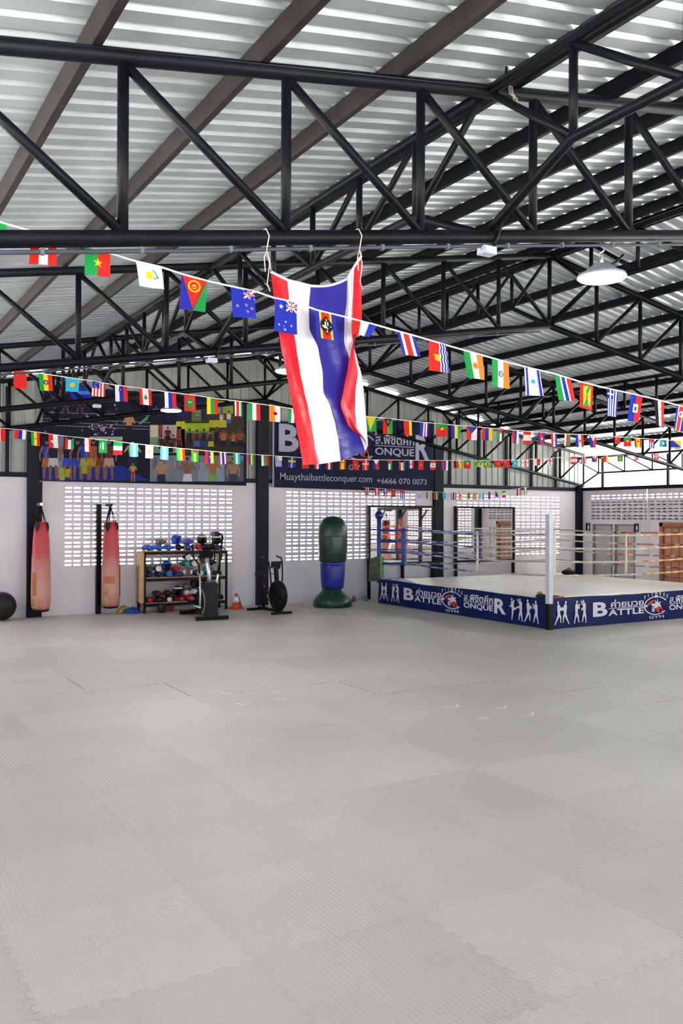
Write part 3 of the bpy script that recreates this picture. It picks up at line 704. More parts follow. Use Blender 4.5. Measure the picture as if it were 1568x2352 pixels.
# ------------------------------------------------------------------ mirrors
def mirror(x0, x1, legs, lab):
    z0, z1, y = .90, 2.47, -.10
    o = thing('wall_mirror', lab, 'mirror', ((x0+x1)/2, y, 0), 'framed mirrors on the back wall')
    m = MB(); m.box((x0+.03, y-.005, z0+.03), (x1-.03, y+.01, z1-.03)); part(o, 'mirror_glass', m, MIRROR)
    m = MB(); b = .055
    m.box((x0, y-.03, z0), (x0+b, y+.06, z1)); m.box((x1-b, y-.03, z0), (x1, y+.06, z1)); m.box((x0+b, y-.03, z1-b), (x1-b, y+.06, z1)); m.box((x0+b, y-.03, z0), (x1-b, y+.06, z0+b)); part(o, 'frame', m, BLACK)
    for x in legs:
        m = MB(); m.box((x-.03, y-.03, 0), (x+.03, y+.05, z0)); part(o, 'leg', m, BLACK)
mirror(3.05, 5.18, (3.08, 4.15, 5.15), 'black framed mirror between the green statue stand-in and the right column')
mirror(5.93, 8.10, (5.96, 8.07), 'black framed mirror behind the ring, right of the dark column')

# ------------------------------------------------------------------ wall banners
o_ = thing('gym_banner', 'navy lettered banner above the vent wall behind the ring', 'banner', (.27, -.14, 2.88))
O = V(.27, -.155, 2.88); EX, EY = V(1, 0, 0), V(0, 0, 1)
m = MB(); n = 40; vs = []
for i in range(n+1):
    for j in range(9):
        u = i/n; top = 1.62+.30*u; z = top*j/8; x = 4.86*u
        vs.append(O+V(x, .02*math.sin(x*3+z*4)*.5+.012*math.sin(x*9-z*5)-.01, z-.02*math.sin(math.pi*u)*(1-j/8)))
m.add(vs, [(i*9+j, (i+1)*9+j, (i+1)*9+j+1, i*9+j+1) for i in range(n) for j in range(8)], 0, True)
bn = part(o_, 'vinyl_sheet', m, NAVY)
m = MB(); m.box((.23, -.15, 2.88), (.30, -.13, 4.5)); part(o_, 'pale_hem', m, PRINTL)
LF = .042
for fn in (lambda t: put_text(t, 'B', O, EX, EY, .10, .66, .88, 1.57, .035, LF), lambda t: put_text(t, 'ATTLE', O, EX, EY, .70, 2.02, .88, 1.14, .024, LF),
           lambda t: put_text(t, 'ค่ายมวย', O, EX, EY, .76, 2.0, 1.2, 1.45, .022, LF), lambda t: t.prism([(.72, 1.16), (2.02, 1.16), (2.02, 1.18), (.72, 1.18)], O, EX, EY, LF, 0, back=False),
           lambda t: put_text(t, 'ส.พิชิตศึก', O, EX, EY, 2.93, 4.18, 1.2, 1.48, .022, LF), lambda t: t.prism([(2.92, 1.15), (4.18, 1.15), (4.18, 1.17), (2.92, 1.17)], O, EX, EY, LF, 0, back=False),
           lambda t: put_text(t, 'ONQUE', O, EX, EY, 2.92, 4.18, .88, 1.11, .024, LF), lambda t: put_text(t, 'R', O, EX, EY, 4.22, 4.68, .83, 1.5, .035, LF),
           lambda t: put_text(t, 'G', O, EX, EY, 2.11, 2.25, .49, .63, .012, LF), lambda t: put_text(t, 'Y', O, EX, EY, 2.33, 2.47, .49, .63, .012, LF), lambda t: put_text(t, 'M', O, EX, EY, 2.54, 2.68, .49, .63, .012, LF),
           *[(lambda t, i=i: arc_text(t, 'FITNESS'[i], O, EX, EY, 2.46, 1.12, .66, .44, 143-106*i/7, 143-106*(i+1)/7, .12, .03, LF)) for i in range(7)],
           lambda t: put_text(t, 'Muaythaibattleconquer.com', O, EX, EY, .14, 2.83, .13, .36, .004, LF), lambda t: put_text(t, '+6666 070 0073', O, EX, EY, 2.98, 4.60, .16, .31, .006, LF)):
    t = MB(); fn(t); part(bn, 'lettering', t, PRINTL)
t = MB(); logo(t, O, EX, EY, 2.46, 1.1, .52, .36, LF, 0, 1); part(bn, 'oval_emblem', t, [PRINTL, mat('dull_red_print', (.25, .03, .03), .6, noise=.1)])

# photo collage: printed people are simple flat figures
pc = thing('photo_collage_banner', 'large dark photo collage of fighters hung left of the middle column', 'banner', (-2.85, -.14, 2.9))
PY = -.15
CM = {}
def cm(h):
    if h not in CM: CM[h] = mat('print_'+h.strip('#'), [c*.8 for c in srgb(h)], .6, noise=.12, nscale=9, spec=.15)
    return CM[h]
class Print:
    def __init__(s): s.mb = MB(); s.mats = []; s.k = 0
    def poly(s, pts, h, lift=None):
        if h not in s.mats: s.mats.append(h)
        s.k += 1; y = PY-.006-.00004*s.k if lift is None else lift
        P = [atY(x, yy, PY) for x, yy in pts]; P = [V(p[0], y, p[2]) for p in P]
        # face the hall
        a = sum(P[i][0]*P[(i+1) % len(P)][2]-P[(i+1) % len(P)][0]*P[i][2] for i in range(len(P)))
        if a < 0: P = P[::-1]
        s.mb.add(P, [tuple(range(len(P)))], s.mats.index(h))
    def rect(s, x0, y0, x1, y1, h): s.poly([(x0, y0), (x1, y0), (x1, y1), (x0, y1)], h)
    def person(s, x, yb, hgt, skin, top, low, arms='down', cut=0.):
        w = hgt*.115
        s.poly(disc(x, yb-hgt*.92, hgt*.05, hgt*.065, 10), skin); s.poly(disc(x, yb-hgt*.965, hgt*.048, hgt*.030, 8), '#1c1416')
        sh = yb-hgt*.82; hp = yb-hgt*.5
        s.poly([(x-w*1.15, sh), (x+w*1.15, sh), (x+w*.8, hp), (x-w*.8, hp)], top)
        for sg in (-1, 1):
            if arms == 'up': a, b = (x+sg*w*2.0, yb-hgt*.66), (x+sg*w*.9, yb-hgt*.84)
            elif arms == 'guard': a, b = (x+sg*w*1.7, yb-hgt*.62), (x+sg*w*.5, yb-hgt*.76)
            else: a, b = (x+sg*w*1.6, yb-hgt*.62), (x+sg*w*1.5, yb-hgt*.45)
            s.poly(limb(x+sg*w*1.05, sh+hgt*.03, *a, hgt*.06, hgt*.05), skin); s.poly(limb(*a, *b, hgt*.05, hgt*.04), skin)
        if cut < 1:
            s.poly([(x-w*.95, hp-hgt*.02), (x+w*.95, hp-hgt*.02), (x+w*1.2, hp+hgt*.2), (x-w*1.2, hp+hgt*.2)], low)
            if cut < .5:
                for sg in (-1, 1): s.poly(limb(x+sg*w*.6, hp+hgt*.18, x+sg*w*.7, yb, hgt*.075, hgt*.05), skin)
    def done(s, name): return part(pc, name, s.mb, [cm(h) for h in s.mats])
m = MB(); m.box((-5.22, PY-.004, 2.9), (-.47, PY+.008, 4.97)); part(pc, 'vinyl_sheet', m, mat('dark_navy_print', '#0c0c24', .5, spec=.15, noise=.3, nscale=4))
p = Print()
p.poly([(150, 890), (205, 884), (205, 908), (168, 918)], '#2233a8'); p.rect(172, 898, 212, 906, '#4f86e6'); p.rect(172, 908, 212, 916, '#1c22b8'); p.poly([(118, 905), (146, 893), (146, 899), (120, 912)], '#8a3f4c')
for i in range(70):
    x, y = rnd.uniform(100, 270), rnd.uniform(925, 995); r = rnd.uniform(1.2, 3.2); p.poly(disc(x, y, r, r*1.2, 6), rnd.choice(['#5a4a66', '#8d7f96', '#3a2b44', '#b59aa0', '#56304a', '#2a2452', '#c4bac8']))
for a, b in ((946, 950), (960, 966), (967, 975), (975, 982)): p.poly([(97, a), (345, b+4), (345, b+5.4), (97, a+1.4)], '#8c8a98')
for i in range(30): x, y = rnd.uniform(212, 262), rnd.uniform(975, 1000); p.poly(disc(x, y, 2.4, 2.0, 6), rnd.choice(['#c9b9d8', '#8d79a8', '#5c4a78']))
p.person(296, 1012, 66, '#b98463', '#b98463', '#1a1a28', 'guard', .9); p.person(235, 990, 48, '#7a5340', '#5e3d34', '#20202c', 'guard', .9)
p.poly([(318, 972), (342, 952), (338, 964), (322, 975)], '#58a06a'); p.person(150, 966, 36, '#8d5a4a', '#2a2438', '#20202c', 'down', .9); p.person(183, 964, 36, '#8d5a4a', '#2a2438', '#20202c', 'down', .9)
p.person(358, 974, 44, '#5c5f7c', '#48507a', '#1c1c30', 'guard', .9); p.person(386, 972, 40, '#5c5f7c', '#3c4468', '#1c1c30', 'guard', .9)
p.done('ring_photo')
p = Print()
p.rect(95, 1003, 205, 1100, '#262244'); p.rect(205, 1003, 281, 1012, '#a9b49a'); p.poly([(95, 1070), (280, 1070), (343, 1104), (97, 1104)], '#20308f')
p.rect(132, 1000, 146, 1098, '#8d8594')
for x, tp, lw in ((108, '#2b3fae', '#b8632f'), (122, '#2a2838', '#c7c3c9'), (155, '#201c2a', '#2f4fc8'), (178, '#1a1824', '#2c49bd'), (195, '#2a44c4', '#a9a83a'), (214, '#a85a34', '#c0862c'), (232, '#3a2430', '#7d4030'), (250, '#6b3a30', '#c79a92')):
    p.person(x, 1100, 92, '#8f5f48', tp, lw, 'down', .0)
p.rect(136, 1075, 148, 1103, '#a8a63c'); p.rect(187, 1068, 200, 1088, '#a8a63c'); p.poly([(150, 1078), (163, 1076), (158, 1098), (148, 1094)], '#a8a63c')
p.person(304, 1092, 82, '#c39a6a', '#c39a6a', '#2a2a44', 'up', .9); p.person(305, 1106, 44, '#b58e52', '#c0a24a', '#b0303a', 'guard', .0)
p.done('group_photo')
p = Print(); p.rect(344, 976, 424, 1040, '#b8b2ae'); p.rect(363, 976, 373, 1030, '#8a3a34'); p.rect(406, 980, 416, 1034, '#8a3a34'); p.rect(344, 1005, 372, 1038, '#7f9a7c'); p.rect(346, 978, 362, 1003, '#cfcdb8')
for x, y in ((370, 1036), (384, 1030), (398, 1034), (410, 1038), (378, 1044), (392, 1044), (385, 1016)): p.person(x, y+8, 44, '#6d4034', rnd.choice(['#2a1d26', '#5b2430', '#3a2c30']), '#1d1a22', 'down', .9)
p.done('team_photo')
p = Print(); p.rect(405, 922, 559, 1042, '#3c3a2c'); p.rect(405, 922, 470, 966, '#23264a'); p.rect(404, 968, 424, 985, '#c9c832'); p.rect(424, 972, 480, 992, '#9fb62c'); p.rect(480, 965, 520, 982, '#b8b42a'); p.rect(500, 920, 540, 950, '#8fa03a'); p.rect(505, 925, 512, 946, '#3a66b8')
p.rect(440, 935, 462, 968, '#6b7048'); p.rect(448, 945, 458, 947, '#a5b0b8'); p.rect(448, 952, 458, 954, '#a5b0b8'); p.rect(424, 990, 500, 1003, '#5a8a50')
for x, y, hh, tp, lw in ((435, 1042, 58, '#2a1c20', '#332430'), (452, 1042, 56, '#4a2a2e', '#4a68a8'), (468, 1042, 58, '#2a1e26', '#2a3a80'), (484, 1042, 54, '#402830', '#b8b040'), (498, 1040, 60, '#241a20', '#2c2434'), (513, 1042, 58, '#b0664e', '#202030'), (536, 1042, 54, '#b8664a', '#2a2030'), (551, 1042, 58, '#8a5038', '#241c24'), (508, 985, 40, '#c8bca8', '#c8b838'), (525, 985, 42, '#d0c8b8', '#3f62c0'), (545, 980, 44, '#5a3430', '#4a3038')):
    p.person(x, y, hh, '#7c4c3a', tp, lw, rnd.choice(['down', 'guard']), .9)
p.done('hall_photo')
p = Print(); p.rect(344, 1046, 559, 1106, '#7f8494'); p.rect(344, 1046, 400, 1080, '#8a8590'); p.rect(455, 1062, 515, 1106, '#94a0b8'); p.rect(515, 1060, 559, 1106, '#5a6470')
for i in range(24): x = rnd.uniform(346, 460); p.rect(x, 1050, x+1.6, 1078, rnd.choice(['#5d5a66', '#b5a9a4', '#4a4854']))
for x, hh, sk, lw, ar in ((370, 76, '#b58a6e', '#2c3450', 'down'), (430, 80, '#8d6450', '#d8d4dc', 'up'), (488, 80, '#a8744c', '#7fae5c', 'up'), (535, 78, '#ae8468', '#3a4458', 'down')): p.person(x, 1106+hh*.30, hh*1.0, sk, sk, lw, ar, .9)
p.done('portrait_photo')
m = MB()
for x, z in ((-5.2, 4.95), (-.49, 4.95), (-5.2, 2.92), (-.49, 2.92)): m.tube([(x, PY, z), (x+(-.12 if x < -2 else .12), -.08, z+(.05 if z > 4 else -.05))], .006, 6)
part(pc, 'tie', m, STRING)

# ------------------------------------------------------------------ bunting: four strings of flags
UJ = [('R', .5, 0, 1, .33, 'b'), ('P', [(.5, 0), (.56, 0), (1, .29), (1, .33), (.94, .33), (.5, .04)], 'w'), ('P', [(1, 0), (.94, 0), (.5, .29), (.5, .33), (.56, .33), (1, .04)], 'w'),
      ('R', .70, 0, .80, .33, 'w'), ('R', .5, .13, 1, .20, 'w'), ('R', .725, 0, .775, .33, 'r'), ('R', .5, .148, 1, .182, 'r')]
FLAGS = {
 'bangladesh': ('g', [('d', .5, .45, .3, 'r')]), 'austria': ('rwr', []), 'burkina': ('gr', [('s', .5, .5, .2, 'y')]),
 'cyprus': ('w', [('P', [(.35, .38), (.5, .28), (.62, .34), (.58, .6), (.42, .66), (.33, .56)], 'y'), ('P', [(.62, .2), (.66, .2), (.82, .5), (.78, .52)], 't'), ('P', [(.6, .62), (.62, .58), (.84, .5), (.84, .54)], 't')]),
 'eritrea': ('r', [('P', [(0, 0), (.5, 1), (0, 1)], 'b'), ('P', [(1, 0), (.5, 1), (1, 1)], 'g'), ('d', .5, .27, .25, 'y'), ('d', .5, .27, .19, 'r'), ('P', [(.36, .31), (.5, .2), (.64, .31), (.5, .27)], 'y'), ('P', [(.36, .35), (.64, .35), (.5, .31)], 'y')]),
 'newzealand': ('b', UJ+[('s', .2, .62, .08, 'w'), ('s', .2, .62, .055, 'r'), ('s', .58, .56, .08, 'w'), ('s', .58, .56, .055, 'r'), ('s', .82, .66, .08, 'w'), ('s', .82, .66, .055, 'r'), ('s', .62, .78, .08, 'w'), ('s', .62, .78, .055, 'r')]),
 'australia': ('b', UJ+[('s', .27, .22, .12, 'w'), ('s', .2, .78, .06, 'w'), ('s', .5, .66, .06, 'w'), ('s', .75, .76, .06, 'w'), ('s', .48, .9, .07, 'w'), ('s', .42, .8, .03, 'w')]),
 'swazi': ('bbyrrrrybb', [('d', .5, .5, .30, 'k'), ('P', [(.26, .5), (.74, .5), (.6, .62), (.4, .62)], 'w'), ('R', .42, .36, .48, .5, 'w'), ('R', .53, .36, .59, .5, 'w'), ('d', .5, .22, .07, 'k'), ('d', .5, .80, .07, 'n'), ('R', .47, .26, .53, .34, 'y'), ('R', .47, .66, .53, .76, 'y')]),
 'netherlands': ('rwb', []), 'costarica': ('bwrrwb', []),
 'kiribati': ('rrr', [('d', .48, .52, .17, 'y'), ('R', .25, .42, .36, .46, 'y'), ('P', [(.55, 0), (.6, .15), (.55, .3), (.6, .45), (.55, .6), (.6, .75), (.55, .9), (.58, 1), (1, 1), (1, 0)], 'w')]
              +[('P', [(x, 0), (x+.05, .15), (x, .3), (x+.05, .45), (x, .6), (x+.05, .75), (x, .9), (x+.03, 1), (x+.10, 1), (x+.07, .9), (x+.12, .75), (x+.07, .6), (x+.12, .45), (x+.07, .3), (x+.12, .15), (x+.07, 0)], 'b') for x in (.62, .76, .89)]),
 'niger': ('gwo', [('d', .5, .5, .14, 'o')]), 'india': ('gwo', [('d', .5, .5, .14, 'b'), ('d', .5, .5, .10, 'w'), ('d', .5, .5, .04, 'b')]),
 'israel': ('wwww', [('R', .08, 0, .2, 1, 'b'), ('R', .8, 0, .92, 1, 'b'), ('P', [(.36, .42), (.64, .42), (.5, .58)], 'c'), ('P', [(.36, .54), (.64, .54), (.5, .38)], 'c')]),
 'gambia': ('gggwbbwrrr', []), 'grenada': ('r', [('R', .2, .1, .8, .9, 'y'), ('P', [(.22, .1), (.78, .1), (.5, .46)], 'g'), ('P', [(.22, .9), (.78, .9), (.5, .54)], 'g'), ('d', .5, .5, .09, 'r'), ('s', .5, .5, .07, 'y')]),
 'greece': ('bwbwbwbwb', [('R', 0, 0, .56, .36, 'b'), ('R', .22, 0, .34, .36, 'w'), ('R', 0, .15, .56, .21, 'w')]),
 'haiti': ('br', [('R', .3, .34, .7, .66, 'w'), ('d', .5, .5, .12, 'g'), ('R', .42, .54, .58, .58, 'k')]),
 'syria': ('kwr', [('s', .5, .33, .1, 'g'), ('s', .5, .67, .1, 'g')]), 'nkorea': ('bbwrrrrwbb', [('d', .5, .33, .2, 'w'), ('s', .5, .33, .18, 'r')]),
 'red': ('r', [('s', .3, .25, .12, 'y')]), 'ethiopia': ('gyr', [('d', .5, .5, .2, 'b'), ('s', .5, .5, .17, 'y')]), 'kazakh': ('c', [('d', .5, .5, .2, 'y'), ('P', [(.25, .55), (.75, .55), (.5, .68)], 'y')]),
 'malaysia': ('wrwrwrwr', [('R', 0, 0, .56, .45, 'b'), ('d', .3, .25, .16, 'y'), ('d', .36, .25, .12, 'b')]), 'slovenia': ('wbr', [('d', .42, .28, .15, 'n'), ('P', [(.36, .3), (.48, .3), (.42, .2)], 'w')]),
 'lebanon': ('rwwr', [('P', [(.3, .62), (.7, .62), (.5, .34)], 'g'), ('R', .46, .6, .54, .7, 'g')]), 'russia': ('wbr', []), 'maldives': ('r', [('R', .27, .2, .75, .82, 'g'), ('d', .5, .5, .15, 'w'), ('d', .5, .56, .15, 'g')]),
 'lithuania': ('ygr', []), 'kenya': ('kwrrwg', []), 'italy': ('gwr', []), 'bhutan': ('ow', [('P', [(.3, .45), (.6, .35), (.75, .5), (.5, .6)], 'm')]), 'guyana': ('g', [('P', [(.08, 0), (.92, 0), (.5, .95)], 'y'), ('P', [(.2, 0), (.8, 0), (.5, .5)], 'r')]),
 'vanuatu': ('rg', [('P', [(.1, 0), (.9, 0), (.56, .5), (.56, 1), (.44, 1), (.44, .5)], 'k'), ('P', [(.46, .5), (.54, .5), (.54, 1), (.46, 1)], 'y'), ('d', .5, .2, .14, 'y'), ('d', .5, .2, .09, 'k')]),
 'belgium': ('kyr', []), 'ryg': ('rry', []), 'capeverde': ('bbbwrwb', [('d', .55, .6, .05, 'y')]), 'portugal': ('r', [('R', 0, 0, 1, .34, 'g'), ('d', .5, .36, .15, 'y')]), 'gabon': ('byg', []),
 'czech': ('rw', [('P', [(0, 0), (1, 0), (.5, .5)], 'b')]), 'armenia': ('rby', []), 'palestine': ('gwk', [('P', [(0, 0), (1, 0), (.5, .4)], 'r')]), 'serbia': ('rbw', []), 'canada': ('r', [('R', 0, .27, 1, .73, 'w'), ('s', .5, .5, .2, 'r')]),
 'cambodia': ('brrb', [('R', .4, .4, .6, .6, 'w')]), 'paraguay': ('rwb', [('d', .5, .5, .12, 'y')]), 'oman': ('wrg', []), 'croatia': ('bwr', [('R', .4, .4, .6, .6, 'r')]), 'philippines': ('br', [('P', [(0, 0), (1, 0), (.5, .5)], 'w'), ('d', .5, .16, .12, 'y')]),
 'spain': ('ryyr', [('R', .36, .28, .56, .42, 'm')]), 'cuba': ('bwbwb', [('P', [(0, 0), (1, 0), (.5, .5)], 'r')]), 'teal': ('ct', [('d', .5, .5, .16, 'w')]), 'bosnia': ('b', [('P', [(.2, 0), (1, 0), (1, .8)], 'y'), ('R', 0, .8, 1, 1, 'w')]),
 'whitered': ('wr', []), 'ghana': ('gyr', [('s', .5, .5, .14, 'k')]), 'greenland': ('rw', [('P', disc(.5, .45, .28, .19, 16)[0:9], 'w')]), 'kuwait': ('rwg', [('P', [(0, 0), (1, 0), (.67, .25), (.33, .25)], 'k')]),
 'egypt': ('wwr', [('s', .4, .5, .13, 'k')]), 'saudi': ('g', [('R', .4, .2, .6, .75, 'w'), ('R', .15, .3, .22, .7, 'w')]), 'ireland': ('g', [('R', 0, .33, 1, .66, 'w'), ('R', 0, .66, 1, 1, 'r')]), 'argentina': ('cwc', [('d', .5, .5, .1, 'y')]), 'guinea': ('gyr', []),
 'saotome': ('gyg', [('P', [(0, 0), (1, 0), (.5, .3)], 'r'), ('s', .5, .5, .08, 'k'), ('s', .5, .72, .08, 'k')]), 'moldova': ('rby', [('d', .6, .5, .13, 'o')]), 'thailand': ('rwbbwr', []), 'sierra': ('gwc', []), 'mauritius': ('rbyg', []), 'bulgaria': ('wgr', []),
 'uruguay': ('wbwbwbwb', [('R', .45, 0, 1, .4, 'w'), ('d', .72, .2, .15, 'y')]), 'sweden': ('b', [('R', .4, 0, .58, 1, 'y'), ('R', 0, .33, 1, .46, 'y')]), 'denmark': ('r', [('R', .42, 0, .58, 1, 'w'), ('R', 0, .36, 1, .47, 'w')]), 'germany': ('kry', []), 'jamaica': ('g', [('P', [(0, 0), (.14, 0), (1, .9), (1, 1), (.86, 1), (0, .1)], 'y'), ('P', [(1, 0), (.86, 0), (0, .9), (0, 1), (.14, 1), (1, .1)], 'y')]),
 'brazil': ('g', [('P', [(.5, .1), (.9, .5), (.5, .9), (.1, .5)], 'y'), ('d', .5, .5, .2, 'b')]), 'madagascar': ('rgw', []), 'plainred': ('r', [('s', .5, .5, .16, 'y')]), 'latvia': ('mwm', []), 'england': ('w', [('R', .42, 0, .58, 1, 'r'), ('R', 0, .36, 1, .47, 'r')]), 'jordan': ('kwg', [('P', [(0, 0), (1, 0), (.5, .45)], 'r')]),
}
FKEYS = list('rwbgykocnmtp')
def flag(parent, key, TL, TR, BR, BL, ph):
    """TL.. world corners; printed stripes and emblems follow the same ripple"""
    st, ov = FLAGS[key]; TL, TR, BR, BL = map(lambda p: np.array(p, float), (TL, TR, BR, BL)); mb = MB()
    w = np.linalg.norm(TR-TL); h = np.linalg.norm(BL-TL); amp = w*.055
    def P(u, v, k=0.): 
        q = TL*(1-u)*(1-v)+TR*u*(1-v)+BR*u*v+BL*(1-u)*v
        return q+V(0, 1, 0)*(amp*math.sin(3.4*u+ph+1.1*v)*(.25+.9*v)+k) - V(0, 0, 1)*0.0
    used = []
    def mi(c):
        if c not in used: used.append(c)
        return used.index(c)
    nr = 6; n = len(st); sub = max(1, 6//n)
    for i in range(n*sub):
        c = mi(st[i//sub])
        for j in range(nr):
            u0, u1, v0, v1 = i/(n*sub), (i+1)/(n*sub), j/nr, (j+1)/nr
            mb.add([P(u0, v1), P(u1, v1), P(u1, v0), P(u0, v0)], [(0, 1, 2, 3)], c, True)
    for lv, o in enumerate(ov):
        if o[0] == 'R': _, a, b, c_, d_, col = o; pl = [(a, d_), ((a+c_)/2, d_), (c_, d_), (c_, (b+d_)/2), (c_, b), ((a+c_)/2, b), (a, b), (a, (b+d_)/2)]
        elif o[0] == 'd': pl = disc(o[1], o[2], o[3], o[3]*w/h, 14)[::-1]; col = o[4]
        elif o[0] == 's': pl = [(x, y) for x, y in star(o[1], o[2], o[3]*w/h, h/w, up=-math.pi/2)]; col = o[4]
        else: pl = o[1]; col = o[2]
        k = w*.012*(lv+1)/max(4, len(ov)/2)+w*.03
        for sg in (-1, 1):
            vs = [P(a, b, sg*k) for a, b in pl]; mb.add(vs if sg < 0 else vs[::-1], [tuple(range(len(vs)))], mi(col))
    return part(parent, 'flag', mb, [F[c] for c in used])
def interp(line, x):
    for (x0, y0), (x1, y1) in zip(line[:-1], line[1:]):
        if x <= x1: return y0+(y1-y0)*(x-x0)/(x1-x0)
    return line[-1][1]
def bunting(line, Yf, flags, lab, r):
    p0 = atY(*line[0], Yf(line[0][0])); pm = atY(*line[len(line)//2], Yf(line[len(line)//2][0]))
    o = thing('bunting_string', lab, 'bunting', tuple(pm), 'strings of flags across the hall')
    pts = []
    for (x0, y0), (x1, y1) in zip(line[:-1], line[1:]):
        for k in range(3): u = k/3; x = x0+(x1-x0)*u; pts.append(atY(x, y0+(y1-y0)*u, Yf(x)))
    pts.append(atY(*line[-1], Yf(line[-1][0]))); m = MB(); m.tube(pts, r, 6); part(o, 'cord', m, CORD)
    for i, f in enumerate(flags):
        if len(f) == 4:
            k, a, b, yb = f; ya, y2 = interp(line, a), interp(line, b); ln = rnd.uniform(-.07, .09)*(b-a)
            c4 = [(a, ya), (b, y2), (b+ln, yb+(y2-ya)*.4+rnd.uniform(-1, 1)), (a+ln, yb)]
        else:
            k, a, b, bl, br = f; c4 = [(a, interp(line, a)), (b, interp(line, b)), br, bl]
        W4 = [atY(x, y, Yf((a+b)/2 if j > 1 else x)) for j, (x, y) in enumerate(c4)]
        W4[0] = W4[0]-V(0, 0, r*.3); W4[1] = W4[1]-V(0, 0, r*.3)
        flag(o, k, *W4, i*1.9)
L1 = [(-90, 480), (16, 515), (73, 531), (127, 545), (253, 582), (312, 600), (369, 613), (420, 630), (475, 645), (529, 657), (588, 670), (629, 684), (682, 695), (727, 712), (789, 727), (866, 747), (911, 760), (952, 771), (1023, 792), (1064, 804), (1129, 822), (1168, 833), (1203, 842), (1274, 859), (1332, 877), (1393, 892), (1449, 904), (1505, 917), (1553, 930), (1620, 946), (1760, 975)]
S1 = [('bangladesh', -42, 15, (-44, 567), (14, 571)), ('austria', 73, 130, (66, 606), (130, 611)), ('burkina', 195, 254, (193, 630), (254, 637)), ('cyprus', 312, 371, (321, 656), (376, 665)), ('eritrea', 418, 475, (412, 709), (470, 717)),
      ('newzealand', 529, 583, (534, 729), (590, 731)), ('australia', 631, 681, (629, 760), (682, 769)), ('swazi', 723, 769, (730, 774), (773, 785)), ('netherlands', 809, 866, (806, 768), (850, 774)), ('costarica', 911, 952, (924, 814), (967, 819)),
      ('kiribati', 984, 1023, (986, 850), (1029, 857)), ('niger', 1064, 1107, (1074, 868), (1113, 873)), ('india', 1129, 1168, (1128, 887), (1172, 893)), ('israel', 1203, 1239, (1208, 907), (1247, 910)), ('gambia', 1274, 1310, (1284, 919), (1320, 922)),
      ('grenada', 1332, 1362, (1329, 936), (1361, 943)), ('greece', 1393, 1420, (1394, 954), (1415, 958)), ('haiti', 1449, 1475, (1442, 967), (1465, 970)), ('syria', 1502, 1525, (1505, 977), (1524, 983)), ('nkorea', 1553, 1577, (1546, 986), (1567, 992))]
bunting(L1, lambda x: -14.655-.07*min(1, max(0, (x-250)/300))*1.0-.0*x, S1, 'nearest and largest string of flags, crossing the big hanging flag', .0055)
L2 = [(-60, 834), (0, 843), (150, 866), (212, 875), (263, 884), (319, 891), (377, 899), (449, 908), (500, 916), (555, 922), (619, 931), (700, 943), (837, 956), (900, 962), (962, 969), (1038, 976), (1074, 979), (1179, 988), (1280, 996), (1366, 999), (1415, 1003), (1568, 1013), (1640, 1017)]
S2 = [('red', 31, 61, 891), ('ethiopia', 89, 119, 897), ('kazakh', 151, 182, 899), ('malaysia', 212, 242, 909), ('slovenia', 264, 292, 922), ('lebanon', 319, 347, 929), ('russia', 377, 404, 937), ('maldives', 423, 448, 944), ('lithuania', 475, 500, 951), ('kenya', 535, 556, 955),
      ('italy', 571, 597, 964), ('bhutan', 618, 643, 968), ('italy', 662, 684, 971), ('guyana', 838, 864, 991), ('vanuatu', 880, 901, 997), ('ryg', 926, 945, 1000), ('capeverde', 964, 984, 1002), ('portugal', 1003, 1026, 1003), ('gabon', 1036, 1058, 1007), ('czech', 1071, 1096, 1010), ('armenia', 1107, 1130, 1011),
      ('palestine', 1142, 1157, 1013), ('serbia', 1176, 1192, 1018), ('canada', 1201, 1219, 1020), ('cambodia', 1236, 1250, 1022), ('paraguay', 1264, 1279, 1026), ('oman', 1296, 1310, 1024), ('croatia', 1322, 1339, 1027), ('philippines', 1353, 1368, 1028), ('red', 1411, 1424, 1020), ('portugal', 1432, 1448, 1026),
      ('spain', 1456, 1472, 1028), ('cuba', 1489, 1503, 1030), ('teal', 1514, 1530, 1026), ('bosnia', 1540, 1562, 1031)]
bunting(L2, lambda x: -8.4, S2, 'second string of flags, passing behind the second truss', .006)
L3 = [(-50, 979), (0, 983), (46, 987), (89, 993), (153, 1002), (247, 1011), (300, 1018), (405, 1029), (501, 1038), (616, 1046), (690, 1051), (847, 1056), (1038, 1058), (1197, 1056), (1261, 1052), (1317, 1049), (1392, 1046), (1568, 1040)]
